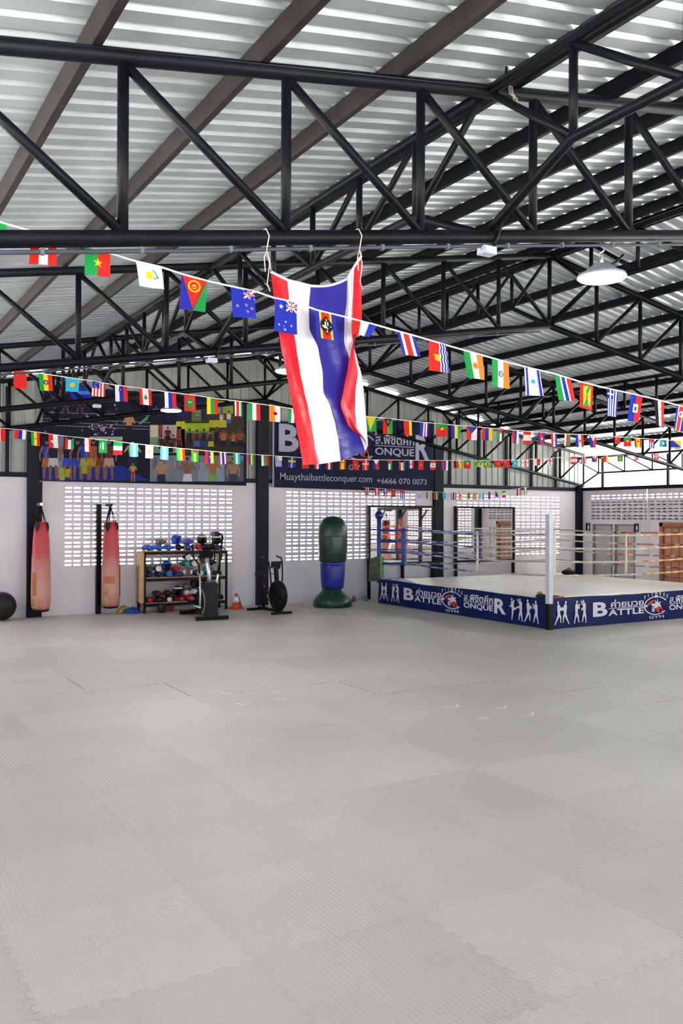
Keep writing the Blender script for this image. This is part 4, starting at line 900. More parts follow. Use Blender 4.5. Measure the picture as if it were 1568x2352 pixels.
S3 = [('whitered', -10, 12, 1013), ('serbia', 35, 60, 1008), ('ghana', 71, 91, 1023), ('greenland', 111, 132, 1028), ('kuwait', 150, 170, 1032), ('egypt', 194, 208, 1037), ('saudi', 227, 246, 1040), ('ireland', 261, 281, 1045), ('argentina', 298, 317, 1049), ('cyprus', 334, 352, 1052), ('argentina', 369, 387, 1055), ('guinea', 405, 424, 1058), ('saotome', 439, 456, 1060), ('moldova', 471, 490, 1063),
      ('thailand', 503, 520, 1066), ('sierra', 535, 551, 1066), ('mauritius', 568, 583, 1067), ('bulgaria', 600, 615, 1070), ('uruguay', 632, 647, 1072), ('sweden', 662, 679, 1074), ('plainred', 694, 709, 1076), ('netherlands', 722, 736, 1077), ('latvia', 748, 763, 1078), ('spain', 780, 794, 1078), ('plainred', 810, 822, 1079), ('denmark', 832, 847, 1080), ('philippines', 857, 870, 1078),
      ('jordan', 888, 900, 1079), ('kuwait', 915, 929, 1080), ('croatia', 937, 950, 1076), ('plainred', 961, 972, 1079), ('canada', 988, 1000, 1080), ('serbia', 1014, 1029, 1080), ('germany', 1041, 1058, 1075), ('portugal', 1064, 1080, 1076), ('jamaica', 1091, 1105, 1074), ('brazil', 1110, 1128, 1075), ('plainred', 1135, 1150, 1073), ('red', 1155, 1170, 1075), ('kazakh', 1177, 1189, 1074),
      ('england', 1199, 1213, 1072), ('whitered', 1224, 1240, 1070), ('england', 1256, 1268, 1068), ('canada', 1310, 1324, 1066), ('costarica', 1334, 1346, 1066), ('philippines', 1358, 1372, 1062), ('ryg', 1384, 1396, 1062), ('brazil', 1418, 1430, 1060), ('canada', 1456, 1468, 1058), ('denmark', 1500, 1512, 1056)]
bunting(L3, lambda x: -4.4, S3, 'third string of flags, strung over the photo collage and the lettered banner', .006)
L4 = [(832, 1119), (900, 1124), (960, 1129), (1020, 1131), (1100, 1131), (1150, 1128), (1190, 1122), (1215, 1118)]
S4 = [('kenya', 838, 848, 1138), ('austria', 860, 870, 1139), ('croatia', 880, 889, 1141), ('plainred', 898, 908, 1142), ('cuba', 919, 929, 1145), ('uruguay', 957, 966, 1146), ('madagascar', 978, 985, 1146), ('mauritius', 996, 1006, 1147), ('kazakh', 1016, 1023, 1146), ('thailand', 1036, 1047, 1148), ('bhutan', 1053, 1061, 1147), ('lithuania', 1071, 1079, 1147), ('guinea', 1087, 1094, 1147), ('argentina', 1101, 1110, 1147), ('serbia', 1121, 1128, 1146),
      ('bosnia', 1137, 1145, 1144), ('ireland', 1152, 1161, 1143), ('syria', 1187, 1195, 1139), ('italy', 1203, 1210, 1136)]
bunting(L4, lambda x: -.42+.17*max(0, 1-(x-832)/25)+.37*max(0, 1-(1215-x)/25), S4, 'farthest short string of flags, hung low along the back wall', .005)

# big satin flag hung from the nearest truss
bf = thing('hanging_flag', 'large red, white and blue striped satin flag hung from the nearest truss', 'flag', (-6.6, -14.58, 2.45))
FY = -14.575
# rows: y, then x of left edge, red|white, white|blue, blue|white, white fold, white|red, outer edge
ROWS = [(0.00, 622, 660, 713, 797, 806, 813, 829), (.12, 628, 664, 709, 796, 805, 811, 829), (.24, 635, 672, 710, 791, 803, 809, 830), (.36, 643, 680, 731, 790, 803, 807, 831),
        (.50, 655, 689, 741, 806, 820, 815, 806), (.60, 664, 698, 742, 814, 831, 822, 799), (.70, 672, 708, 760, 818, 836, 816, 790), (.80, 680, 716, 771, 822, 839, 815, 782), (.90, 688, 723, 778, 825, 842, 818, 796), (1.0, 696, 733, 782, 838, 845, 843, 840)]
TOPY = [625, 644, 657, 641, 625, 612, 588]; BOTY = [1068, 1066, 1059, 1036, 1024, 1020, 1016]
DEP = [0, .01, .0, .015, -.02, -.04, -.05]
mb = MB(); grid = []; NU = 6; NV = 44
def rowx(t, k):
    for a, b in zip(ROWS[:-1], ROWS[1:]):
        if t <= b[0]+1e-9:
            u = (t-a[0])/(b[0]-a[0]); u = u*u*(3-2*u)*.5+u*.5; return a[k+1]+(b[k+1]-a[k+1])*u
    return ROWS[-1][k+1]
cols = []
for c in range(6):
    for s_ in range(NU): cols.append(c+s_/NU)
cols.append(6.0)
for i in range(NV+1):
    t = i/NV; row = []
    for c in cols:
        k = min(int(c), 5); u = c-k; us = u
        x = rowx(t, k)*(1-us)+rowx(t, k+1)*us
        ty = TOPY[k]*(1-u)+TOPY[k+1]*u; by = BOTY[k]*(1-u)+BOTY[k+1]*u
        if k == 2: ty += 7*math.sin(math.pi*u)
        y = ty+(by-ty)*t
        fold = max(0, min(1, (t-.36)/.14)); d = (DEP[k]*(1-u)+DEP[k+1]*u)*(fold if c > 3.5 else 1)
        d += .011*math.sin(c*2.6+t*5)*(.3+t)+.007*math.sin(c*5.1-t*9)+.004*math.sin(c*9+t*14)
        q = atY(x, y, FY+d); row.append(q)
    grid.append(row)
nc = len(cols); mb.v = [tuple(map(float, q)) for r_ in grid for q in r_]
for i in range(NV):
    for j in range(nc-1):
        mb.f.append((i*nc+j, (i+1)*nc+j, (i+1)*nc+j+1, i*nc+j+1)); k = int(cols[j]+1e-6); mb.m.append([0, 1, 2, 1, 1, 0][k]); mb.sm.append(True)
mb.f = [f[::-1] for f in mb.f]
part(bf, 'striped_cloth', mb, [F['R'], F['Wt'], F['B']])
m = MB(); m.tube([grid[0][j]+V(0, -.004, 0) for j in range(nc)], .009, 6); part(bf, 'white_hem', m, F['Wt'])
def tie(x, y0, px, py):
    a = atY(px, py, FY); b = atY(x, 545, TY[0]-.055); c = atY(x-3, 575, TY[0]-.04); m = MB(); zc = zbot(b[0])
    m.tube([(b[0]-.01, TY[0]+.05, zc-.02), (b[0]-.005, TY[0]+.02, zc+.045), (b[0], TY[0]-.03, zc+.045), (b[0]+.01, TY[0]-.052, zc), c, (a+c)/2+V(.008, 0, 0), a], .0035, 6)
    m.tube([c, c+V(.015, -.01, -.08), c+V(.0, -.01, -.2), c+V(.02, -.01, -.24)], .003, 6)
    m.tube([c, c+V(-.02, -.01, -.05), c+V(-.012, -.01, -.13)], .003, 6); part(bf, 'tie_string', m, STRING)
tie(615, 545, 622, 625); tie(828, 545, 829, 590)

# ------------------------------------------------------------------ punching bags and their brackets
def bag(x, y, lab, patches):
    b = thing('punching_bag', lab, 'punching bag', (x, y, .17), 'red banana bags on the back wall')
    m = MB(); prof = [(.02, .17), (.12, .175), (.165, .20), (.192, .26), (.2, .45), (.196, .9), (.185, 1.3), (.165, 1.65), (.14, 1.88), (.118, 2.0), (.09, 2.03)]
    vs = []
    n = 28
    for r, z in prof:
        pl = max(0, (z-1.25)/.78)
        for i in range(n):
            a = 2*math.pi*i/n; rr = r*(1+.10*pl*math.cos(a*7)); vs.append((x+rr*math.cos(a), y+rr*math.sin(a), z))
    m.add(vs, [(k*n+i, k*n+(i+1) % n, (k+1)*n+(i+1) % n, (k+1)*n+i) for k in range(len(prof)-1) for i in range(n)], 0, True)
    m.add([vs[(len(prof)-1)*n+i] for i in range(n)], [tuple(range(n))]); body = part(b, 'bag_body', m, BAGM)
    m = MB(); m.lathe([(.10, .15), (.155, .162), (.178, .195), (.178, .2)], (x, y, 0), 28); part(b, 'bottom_cap', m, BLACK)
    top = (x, y, 2.33)
    for k in range(4):
        a = math.pi/4+k*math.pi/2; p1 = (x+.125*math.cos(a), y+.125*math.sin(a), 1.99)
        m = MB(); m.tube([top, p1], .009, 6); part(b, 'strap', m, BLACK)
        t_ = V(-math.sin(a), math.cos(a), 0); r_ = V(math.cos(a), math.sin(a), 0); m = MB(); q = V(x, y, 0)
        m.add([q+r_*.136+t_*.045+V(0, 0, 2.02), q+r_*.136-t_*.045+V(0, 0, 2.02), q+r_*.155-t_*.05+V(0, 0, 1.92), q+r_*.165+V(0, 0, 1.80), q+r_*.155+t_*.05+V(0, 0, 1.92)], [(0, 1, 2, 3, 4)]); part(b, 'reinforcing_tab', m, BLACK)
    for a0, a1, z0, z1, mt in patches:
        m = MB(); k = 8; R = lambda z: .203 if z < .9 else .200
        vs = [(x+R(z)*math.cos(math.radians(a0+(a1-a0)*i/k)), y+R(z)*math.sin(math.radians(a0+(a1-a0)*i/k)), z) for z in (z0, (z0+z1)/2, z1) for i in range(k+1)]
        m.add(vs, [(j*(k+1)+i, j*(k+1)+i+1, (j+1)*(k+1)+i+1, (j+1)*(k+1)+i) for j in range(2) for i in range(k)], 0, True); part(b, 'tape_patch', m, mt)
TAPEO = mat('orange_tape', (.50, .15, .05), .6, noise=.1); TAPER = mat('red_tape', (.36, .02, .03), .5, noise=.1); DIRT = mat('tan_scuff', (.50, .28, .13), .7, noise=.3, nscale=9)
bag(-5.31, -.48, 'red faded punching bag hanging in front of the leftmost dark column', [(200, 232, .50, .98, TAPEO), (198, 240, .24, .48, DIRT)])
bag(-3.84, -.48, 'red faded punching bag with an orange patch, hanging left of the shelf', [(216, 280, .70, .86, TAPEO), (318, 352, .42, 1.1, TAPER), (195, 240, .24, .60, DIRT)])
def bracket(x, y0, y1, z, lab, pole=None):
    b = thing('bag_bracket', lab, 'bracket', (x, y0, 0 if pole else z))
    if pole:
        m = MB(); m.box((pole-.055, -.13, 0), (pole+.045, -.03, 2.42)); part(b, 'pole', m, STEEL)
    m = MB(); m.beam((x, y0, z), (x, y1, z), .05, .06); part(b, 'arm', m, SILVER if not pole else STEEL)
    m = MB(); m.beam((x, y0, z-.35), (x, y0+(y1-y0)*.75, z-.03), .03, .03); part(b, 'brace', m, STEEL)
    m = MB(); m.tube([(x, y1+.03, z-.02), (x, y1+.03, z-.07)], .012, 8); part(b, 'hook', m, STEEL)
    if pole:
        m = MB(); m.beam((pole-.02, -.10, z), (x, -.10, z), .05, .06); part(b, 'cross_arm', m, SILVER)
bracket(-5.31, -.13, -.50, 2.40, 'steel arm holding the bag on the leftmost column'); bracket(-3.84, -.13, -.50, 2.40, 'black pole with an arm carrying the bag left of the shelf', pole=-4.0)

# ------------------------------------------------------------------ gear shelf
sh = thing('gear_shelf', 'black steel shelf with plywood sides and boards, full of boxing gear', 'shelf', (-2.2, -.36, 0))
SX0, SX1, SYF, SYB = -3.14, -1.13, -.58, -.12; SZ = (.22, .78, 1.372)
for x in (SX0+.03, SX1-.03):
    for y in (SYF+.02, SYB-.02):
        m = MB(); m.box((x-.025, y-.02, 0), (x+.025, y+.02, 1.37)); part(sh, 'leg', m, BLACK)
for z in SZ:
    m = MB(); m.box((SX0+.055, SYF, z-.075), (SX1-.055, SYF+.035, z-.004)); part(sh, 'front_rail', m, BLACK)
    m = MB(); m.box((SX0+.052, SYF+.001, z-.004), (SX1-.052, SYB, z+.008)); part(sh, 'board', m, PLY)
m = MB(); m.box((SX0-.015, SYF-.02, .24), (SX0, SYB, 1.36)); m.box((SX0-.10, SYF-.005, .24), (SX0-.015, SYF+.015, 1.36)); part(sh, 'side_panel', m, PLY)
m = MB(); m.box((SX1-.075, SYB-.05, .24), (SX1-.055, SYB-.0, 1.30)); part(sh, 'side_panel', m, PLY)
# gear prototypes, built at the origin
def proto(name, parts):
    """parts: list of (part name, MB, material slot index)"""
    return name, [(n, mb.mesh(n), k) for n, mb, k in parts]
def mk_glove():
    a = MB(); vs = []; n, k = 14, 9
    for i in range(k+1):
        t = math.pi*i/k
        for j in range(n):
            p = 2*math.pi*j/n; r = math.sin(t)**.8; x = .075*r*math.cos(p); z = .065*r*math.sin(p); y = -.11*math.cos(t)
            z += .02*math.sin(t)*max(0, -math.cos(t)); vs.append((x, y, z+.065))
    a.add(vs, [(i*n+j, i*n+(j+1) % n, (i+1)*n+(j+1) % n, (i+1)*n+j) for i in range(k) for j in range(n)], 0, True)
    th = MB(); th.tube([(.055, .05, .05), (.085, .02, .06), (.085, -.04, .07), (.06, -.075, .07)], [.026, .030, .030, .018], 10)
    cu = MB(); cu.tube([(0, .07, .065), (0, .10, .065), (0, .165, .065)], [.058, .052, .058], 14, cap=True)
    tr = MB(); tr.tube([(0, .158, .065), (0, .172, .065)], [.061, .061], 14, cap=False)
    return proto('boxing_glove', [('glove_body', a, 0), ('thumb', th, 0), ('cuff', cu, 1), ('cuff_trim', tr, 2)])
def mk_guard():
    a = MB(); vs = []; n, k = 16, 8
    for i in range(k+1):
        t = math.pi*.98*i/k
        for j in range(n):
            p = 2*math.pi*j/n; r = (math.sin(t)*.9+.1); vs.append((.115*r*math.cos(p), .125*r*math.sin(p), .12-.115*math.cos(t)))
    fs = [(i*n+j, i*n+(j+1) % n, (i+1)*n+(j+1) % n, (i+1)*n+j) for i in range(k) for j in range(n) if not (2 <= i <= 5 and j in (11, 12, 13))]
    a.add(vs, fs, 0, True)
    cs = [MB().ball((sg*.085, -.085, .09), (.035, .03, .05), 10, 7) for sg in (-1, 1)]
    b = MB(); b.tube([(.13*math.cos(math.pi*(1.25+.5*i/6)), .135*math.sin(math.pi*(1.25+.5*i/6)), .185) for i in range(7)], .022, 8)
    return proto('head_guard', [('shell', a, 0), ('cheek_pad', cs[0], 0), ('cheek_pad', cs[1], 0), ('forehead_pad', b, 1)])
def mk_pad():
    a = MB(); n = 9; vs = []
    for i in range(n):
        u = i/(n-1); y = -.17+.34*u; z = .05+.035*math.sin(math.pi*u)
        for dx, dz in ((-.09, -.03), (-.1, .0), (-.085, .03), (.085, .03), (.1, 0), (.09, -.03)): vs.append((dx*(1-.15*abs(2*u-1)**3), y, z+dz))
    a.add(vs, [(i*6+j, i*6+(j+1) % 6, (i+1)*6+(j+1) % 6, (i+1)*6+j) for i in range(n-1) for j in range(6)]+[tuple(range(6))[::-1], tuple(range((n-1)*6, n*6))], 0, True)
    d = MB(); d.lathe([(.055, 0), (.055, .008), (.0, .01)], (0, -.175, .055), 16, axis=(0, -1, 0))
    s = MB(); s.tube([(-.09, .05, .04), (-.06, .05, .0), (.06, .05, .0), (.09, .05, .04)], .014, 8)
    return proto('kick_pad', [('pad_body', a, 0), ('target_disc', d, 2), ('strap', s, 1)])
PROTO = {'g': mk_glove(), 'h': mk_guard(), 'p': mk_pad()}
GC = {'blue': '#2a5fd0', 'navy': '#232a66', 'black': '#17171b', 'red': '#c4202a', 'white': '#d6d3d2', 'teal': '#0f7a72', 'maroon': '#5a1822', 'olive': '#6b6a3a', 'grey': '#6f6a6c', 'purple': '#4a4ab0', 'brown': '#6a4a34', 'cream': '#c8bda6'}
def gm(c): return mat('leather_'+c, GC[c], .42, noise=.12, nscale=14)
_mc = {}
def gear(kind, loc, rz, cols, lab, sc=1., rx=0., group='boxing gear on the shelf'):
    nm_, ps = PROTO[kind]
    r = bpy.data.objects.new(nm_, None); S.collection.objects.link(r); r.location = loc; r.rotation_euler = (rx, 0, rz); r.scale = (sc, sc, sc); r.empty_display_size = .05
    tag(r, lab, {'g': 'glove', 'h': 'head guard', 'p': 'kick pad'}[kind], group)
    for n, me, k in ps:
        key = (kind, n, me.name, cols[k])
        if key not in _mc:
            c = me.copy(); c.materials.clear(); c.materials.append(gm(cols[k])); _mc[key] = c
        o = bpy.data.objects.new(n, _mc[key]); S.collection.objects.link(o); o.parent = r
ORD = ['first', 'second', 'third', 'fourth', 'fifth', 'sixth', 'seventh', 'eighth', 'ninth', 'tenth', 'eleventh', 'twelfth', 'thirteenth', 'fourteenth', 'fifteenth', 'sixteenth', 'seventeenth', 'eighteenth', 'nineteenth', 'twentieth', 'twenty-first', 'twenty-second', 'twenty-third', 'twenty-fourth']
KN = {'g': 'boxing glove', 'h': 'head guard', 'p': 'kick pad'}
def shelfrow(z, rowname, items):
    items = sorted(items, key=lambda q: q[1]); cnt = {}; fin = {}
    # one row deep; the first layer stands on the board, the rest settle into the lowest dip near their place
    WD = {'g': .205, 'h': .25, 'p': .215}; HT = {'g': .140, 'h': .235, 'p': .125}; tops = []
    def rest(x, w): return max([t for a_, b_, t in tops if a_ < x+w/2-.03 and b_ > x-w/2+.03], default=0.)
    L1 = []; wsum = 0.
    order = [it for it in items if it[0] == 'p']+[it for it in items[::2] if it[0] != 'p']+[it for it in items[1::2] if it[0] == 'g']+[it for it in items[1::2] if it[0] == 'h']
    for it in order:
        if wsum+WD[it[0]] <= 1.84: L1.append(it); wsum += WD[it[0]]
    gap = (1.86-wsum)/max(1, len(L1)-1); x = -3.065
    for it in sorted(L1, key=lambda q: q[1]):
        w = WD[it[0]]; fin[id(it)] = (x+w/2, 0.); tops.append((x, x+w, HT[it[0]])); x += w+gap
    for it in [q for q in items if q not in L1]:
        w = WD[it[0]]; zq, _, x = min((rest(c, w), abs(c-it[1]), c) for c in [min(max(it[1]+.04*k, -3.06+w/2), -1.21-w/2) for k in range(-6, 7)])
        fin[id(it)] = (x, max(0, zq-.012)); tops.append((x-w/2, x+w/2, zq+HT[it[0]]))
    for it in items:
        kd, x, y, dz, cols, rz = it; x, dz = fin[id(it)]; y = -.36+(.02*math.sin(x*37) if kd == 'g' else 0); rz = ((rz*7) % 24)-12+(180 if kd == 'g' and int(abs(x)*50) % 3 == 0 else 0)
        base = '%s %s' % (cols[0], KN[kd]); cnt[base] = cnt.get(base, 0)+1
        lab = '%s on the %s shelf, %s such from the wooden side panel' % (base, rowname, ORD[cnt[base]-1])
        gear(kd, (x, y, z+.009+dz), math.radians(rz), cols, lab, sc=1.0 if kd != 'g' else 1.08)
YF, YM = -.44, -.25
def more(row): return [(k_, x_, YM-.06, dz_, c_, r_) for k_, x_, dz_, c_, r_ in row]
shelfrow(SZ[2], 'top', [('g', -3.03, YF, 0, ('blue', 'blue', 'navy'), 10), ('g', -2.86, YF, 0, ('blue', 'blue', 'navy'), -15), ('g', -2.95, YF+.02, .125, ('blue', 'blue', 'navy'), 30), ('g', -2.66, YF, 0, ('olive', 'black', 'black'), 40),
    ('g', -2.48, YF, 0, ('black', 'black', 'grey'), 80), ('h', -2.32, YF+.02, 0, ('blue', 'purple', 'navy'), 15), ('g', -2.10, YF, 0, ('purple', 'navy', 'white'), 70), ('g', -2.02, YM, 0, ('purple', 'blue', 'white'), 20), ('g', -1.88, YF, 0, ('red', 'black', 'black'), 60),
    ('h', -1.70, YF, 0, ('black', 'white', 'white'), 0), ('g', -1.52, YF, 0, ('black', 'maroon', 'red'), 160), ('h', -1.40, YF+.10, 0, ('black', 'white', 'white'), -10), ('p', -1.33, YM+.03, .02, ('navy', 'black', 'navy'), 0)])
shelfrow(SZ[1], 'middle', [('g', -3.02, YF, 0, ('navy', 'navy', 'black'), 20), ('g', -2.92, YM, 0, ('navy', 'navy', 'black'), 0), ('g', -2.95, YF, .13, ('navy', 'black', 'black'), 45), ('g', -2.85, YF, 0, ('black', 'white', 'white'), -30), ('h', -2.70, YM+.02, .0, ('navy', 'blue', 'blue'), 0), ('p', -2.62, YF+.03, 0, ('navy', 'blue', 'navy'), 10),
    ('h', -2.42, YM, .06, ('white', 'grey', 'grey'), 0), ('g', -2.45, YF, 0, ('red', 'red', 'maroon'), 80), ('g', -2.32, YM, .20, ('teal', 'teal', 'black'), 30), ('g', -2.28, YF, 0, ('black', 'white', 'white'), 10), ('h', -2.12, YM, .0, ('teal', 'teal', 'black'), 0), ('g', -2.13, YF, 0, ('black', 'white', 'white'), 60),
    ('h', -1.95, YF+.03, 0, ('cream', 'white', 'white'), 0), ('g', -1.92, YM, .12, ('white', 'black', 'black'), 50), ('g', -1.78, YF, 0, ('black', 'black', 'grey'), 15), ('g', -1.70, YM, .08, ('black', 'white', 'white'), 100), ('g', -1.62, YF, 0, ('white', 'black', 'black'), 170), ('h', -1.48, YM, 0, ('black', 'black', 'grey'), 0), ('g', -1.36, YF, 0, ('black', 'white', 'white'), 0), ('g', -1.25, YM, .0, ('black', 'black', 'red'), 30), ('p', -1.25, YF+.02, 0, ('black', 'black', 'black'), 0)]+more([('g', -2.74, .17, ('navy', 'blue', 'black'), 70), ('g', -2.05, .17, ('black', 'white', 'white'), 110), ('g', -1.80, .19, ('white', 'white', 'black'), 60), ('g', -1.40, .16, ('black', 'red', 'white'), 90)]))
shelfrow(SZ[0], 'bottom', [('p', -2.98, YF, 0, ('maroon', 'black', 'red'), 15), ('p', -2.95, YM, .10, ('black', 'black', 'black'), 80), ('p', -2.78, YF-.02, .06, ('black', 'black', 'white'), 0), ('p', -2.56, YF, 0, ('maroon', 'red', 'red'), 10), ('g', -2.50, YM, .07, ('black', 'maroon', 'red'), 90), ('p', -2.36, YM+.02, .12, ('red', 'maroon', 'red'), 20), ('h', -2.36, YF, 0, ('black', 'white', 'white'), 0),
    ('g', -2.17, YF, 0, ('black', 'black', 'grey'), 40), ('g', -2.05, YM, .08, ('white', 'grey', 'black'), 60), ('g', -2.00, YF, 0, ('grey', 'white', 'white'), 0), ('h', -1.85, YM, .12, ('black', 'black', 'grey'), 20), ('g', -1.82, YF, 0, ('brown', 'black', 'white'), 70), ('g', -1.68, YF, .02, ('cream', 'white', 'grey'), 10), ('p', -1.60, YM, .06, ('maroon', 'maroon', 'black'), 0), ('g', -1.50, YF, 0, ('black', 'maroon', 'black'), 150), ('p', -1.27, YM+.02, .0, ('black', 'navy', 'black'), 10)]+more([('g', -2.75, .15, ('maroon', 'black', 'red'), 60), ('g', -2.15, .17, ('white', 'black', 'black'), 80), ('g', -1.72, .18, ('black', 'white', 'white'), 30), ('g', -1.95, .27, ('black', 'black', 'grey'), 120)]))
gear('g', (-2.72, SYF-.09, .075), 0.2, ('black', 'black', 'black'), 'black boxing glove dangling from the front edge of the bottom shelf', rx=math.radians(-80), sc=1.15)
m = MB(); vs = []
for i in range(9):
    for j in range(5): vs.append((-1.50+.36*i/8, -.56+.2*j/4, SZ[2]+.012+.035*abs(math.sin(i*1.1+j*.9))+.02*math.sin(i*2.3)))
m.add(vs, [(i*5+j, (i+1)*5+j, (i+1)*5+j+1, i*5+j+1) for i in range(8) for j in range(4)], 0, True)
solo('brown_cloth', m, mat('brown_cloth_fabric', GC['brown'], .8, noise=.2, nscale=20), 'crumpled brown cloth on the right end of the top shelf', 'cloth', (-1.32, -.46, SZ[2]+.01))
# small things on the floor by the shelf
m = MB()
def heap(cx, cy, rx, ry, h, mi, ph):
    vs = []; n, k = 16, 6
    for i in range(k+1):
        r = i/k
        for j in range(n):
            a = 2*math.pi*j/n; w = 1+.18*math.sin(3*a+ph)+.1*math.sin(7*a); vs.append((cx+rx*r*w*math.cos(a), cy+ry*r*w*math.sin(a), .004+h*(1-r**1.7)*(.75+.35*math.sin(4*a+ph+r*5))))
    m.add(vs, [(i*n+j, (i+1)*n+j, (i+1)*n+(j+1) % n, i*n+(j+1) % n) for i in range(k) for j in range(n)], mi, True)
heap(-3.30, -.30, .24, .16, .13, 0, 0); co = solo('floor_cloth', m, mat('blue_cloth_fabric', (.02, .10, .45), .7, noise=.15), 'crumpled blue cloth on the floor left of the shelf', 'cloth', (-3.30, -.30, 0))
m = MB(); heap(-3.46, -.17, .2, .11, .16, 0, 1.5); solo('floor_cloth', m, mat('yellow_cloth_fabric', (.50, .38, .05), .7, noise=.2), 'crumpled yellow cloth behind the blue one, against the back wall', 'cloth', (-3.46, -.17, 0))
rb = thing('plastic_bin', 'small red plastic bin on the floor under the shelf', 'bin', (-2.42, -.34, 0))
m = MB(); m.lathe([(.062, .001), (.075, .10), (.079, .105), (.07, .105), (.058, .01)], (-2.42, -.34, 0), 4, smooth=False); part(rb, 'bin_body', m, REDP)
m = MB(); m.lathe([(.081, .098), (.084, .098), (.084, .110), (.081, .110)], (-2.42, -.34, 0), 4, smooth=False); part(rb, 'rim', m, REDP)
m = MB(); m.ball((-6.06, -.32, .292), .292, 28, 18); bl_ = solo('exercise_ball', m, DKGREY, 'black exercise ball cut by the left edge of the view', 'ball', (-6.06, -.32, 0))
# traffic cone
cx, cy = -.95, -.66
cn = thing('traffic_cone', 'orange traffic cone with a white band between the shelf and the column', 'cone', (cx, cy, 0))
CO = mat('orange_cone_plastic', (.70, .075, .02), .45, noise=.08)
m = MB(); m.box((cx-.14, cy-.14, 0.0), (cx+.14, cy+.14, .035)); part(cn, 'base', m, CO)
m = MB(); m.lathe([(.125, .035), (.105, .07), (.082, .16)], (cx, cy, 0), 20); part(cn, 'lower_cone', m, CO)
m = MB(); m.lathe([(.082, .16), (.046, .30)], (cx, cy, 0), 20); part(cn, 'white_band', m, mat('reflective_white', (.85, .85, .88), .3, noise=.03))
m = MB(); m.lathe([(.046, .30), (.028, .365), (.02, .365)], (cx, cy, 0), 20); part(cn, 'tip', m, mat('pink_cone_tip', (.60, .12, .10), .5, noise=.1))
m = MB(); m.tube([(cx+.20, cy+.22, .004), (cx+.16, cy+.25, .28)], [.05, .015], 10); solo('blue_marker', m, BLUE, 'small blue marker cone behind the orange traffic cone', 'cone', (cx+.2, cy+.22, 0))

# ------------------------------------------------------------------ elliptical trainer and air bike (both face the hall, -Y)
def local(name, lab, cat, loc, rz):
    o = thing(name, lab, cat, loc); o.rotation_euler = (0, 0, rz); LOC[o.name] = np.zeros(3); return o
el = local('elliptical_trainer', 'black and silver elliptical trainer in front of the gear shelf', 'exercise machine', (-2.28, -2.3, 0), math.radians(-4))
def ep(parent, n, m, mt): return part(parent, n, m, mt)
m = MB(); m.beam((-.33, -.12, .045), (.36, -.12, .045), .10, .075); ep(el, 'front_foot', m, BLACK)
m = MB(); m.beam((-.30, 1.15, .045), (.22, 1.15, .045), .10, .075); ep(el, 'rear_foot', m, BLACK)
m = MB(); m.beam((0, -.1, .10), (0, 1.15, .08), .09, .07); ep(el, 'main_frame', m, BLACK)
m = MB(); m.prism([(-.18, .08), (.55, .08), (.62, .3), (.5, .55), (.2, .70), (.02, .80), (-.10, .78), (-.2, .45)], (-.12, 0, 0), (0, 1, 0), (0, 0, 1), .24); hs = ep(el, 'flywheel_housing', m, DKGREY)
m = MB()
for i in range(14):
    a0, a1 = math.radians(70+i*13), math.radians(70+(i+1)*13)
    q = [(.18+r*math.cos(a), .36+r*1.1*math.sin(a)) for a, r in ((a0, .25), (a1, .25), (a1, .215), (a0, .215))]; m.prism([(y, z) for y, z in q], (-.135, 0, 0), (0, 1, 0), (0, 0, 1), .012)
ep(hs, 'silver_trim', m, SILVER)
m = MB(); m.tube([(0, .0, .74), (-.02, .03, 1.0), (-.05, .06, 1.32)], .042, 12); ep(el, 'mast', m, SILVER)
m = MB(); m.prism([(-.14, 0), (.12, 0), (.15, .06), (.08, .18), (-.06, .19), (-.17, .05)], (-.06, .0, 1.30), (1, 0, 0), (0, .35, .94), -.09); ep(el, 'console', m, BLACK)
for sg in (-1, 1):
    ph = .16 if sg < 0 else -.14
    m = MB(); m.tube([(sg*.20, .06, .95), (sg*.21, .05+ph*.3, 1.15), (sg*.26, .16+ph, 1.30), (sg*.27, .20+ph, 1.46), (sg*.30 if sg > 0 else -.27, .22+ph, 1.56 if sg < 0 else 1.76)], [.02, .02, .021, .021, .023], 10); arm = ep(el, 'swing_arm', m, BLACK)
    m = MB(); m.tube([(sg*.20, .06, .96), (sg*.21, .14-ph, .55), (sg*.22, .22-ph*1.6, .27)], .02, 10); ep(arm, 'lower_link', m, SILVER)
    m = MB(); m.tube([(sg*.22, .22-ph*1.6, .27), (sg*.20, .65-ph, .26), (sg*.17, .85-ph, .40)], .024, 10); ep(el, 'pedal_rail', m, SILVER)
    m = MB(); m.box((sg*.21-.075, .42-ph, .30), (sg*.21+.075, .80-ph, .33)); pd = ep(el, 'pedal', m, BLACK)
    m = MB(); m.box((sg*.21-.085, .42-ph, .33), (sg*.21-.07, .80-ph, .39)); m.box((sg*.21+.07, .42-ph, .33), (sg*.21+.085, .80-ph, .39)); m.box((sg*.21-.07, .42-ph, .33), (sg*.21+.07, .435-ph, .41)); ep(pd, 'toe_rim', m, BLACK)
    m = MB(); m.tube([(0, .05, 1.22), (sg*.12, .1, 1.20), (sg*.16, .16, 1.26), (sg*.16, .18, 1.44)], .017, 8); ep(el, 'fixed_handle', m, BLACK)
m = MB(); m.lathe([(.03, -.17), (.03, .17)], (0, .5, .36), 12, axis=(1, 0, 0)); ep(el, 'crank_axle', m, SILVER)

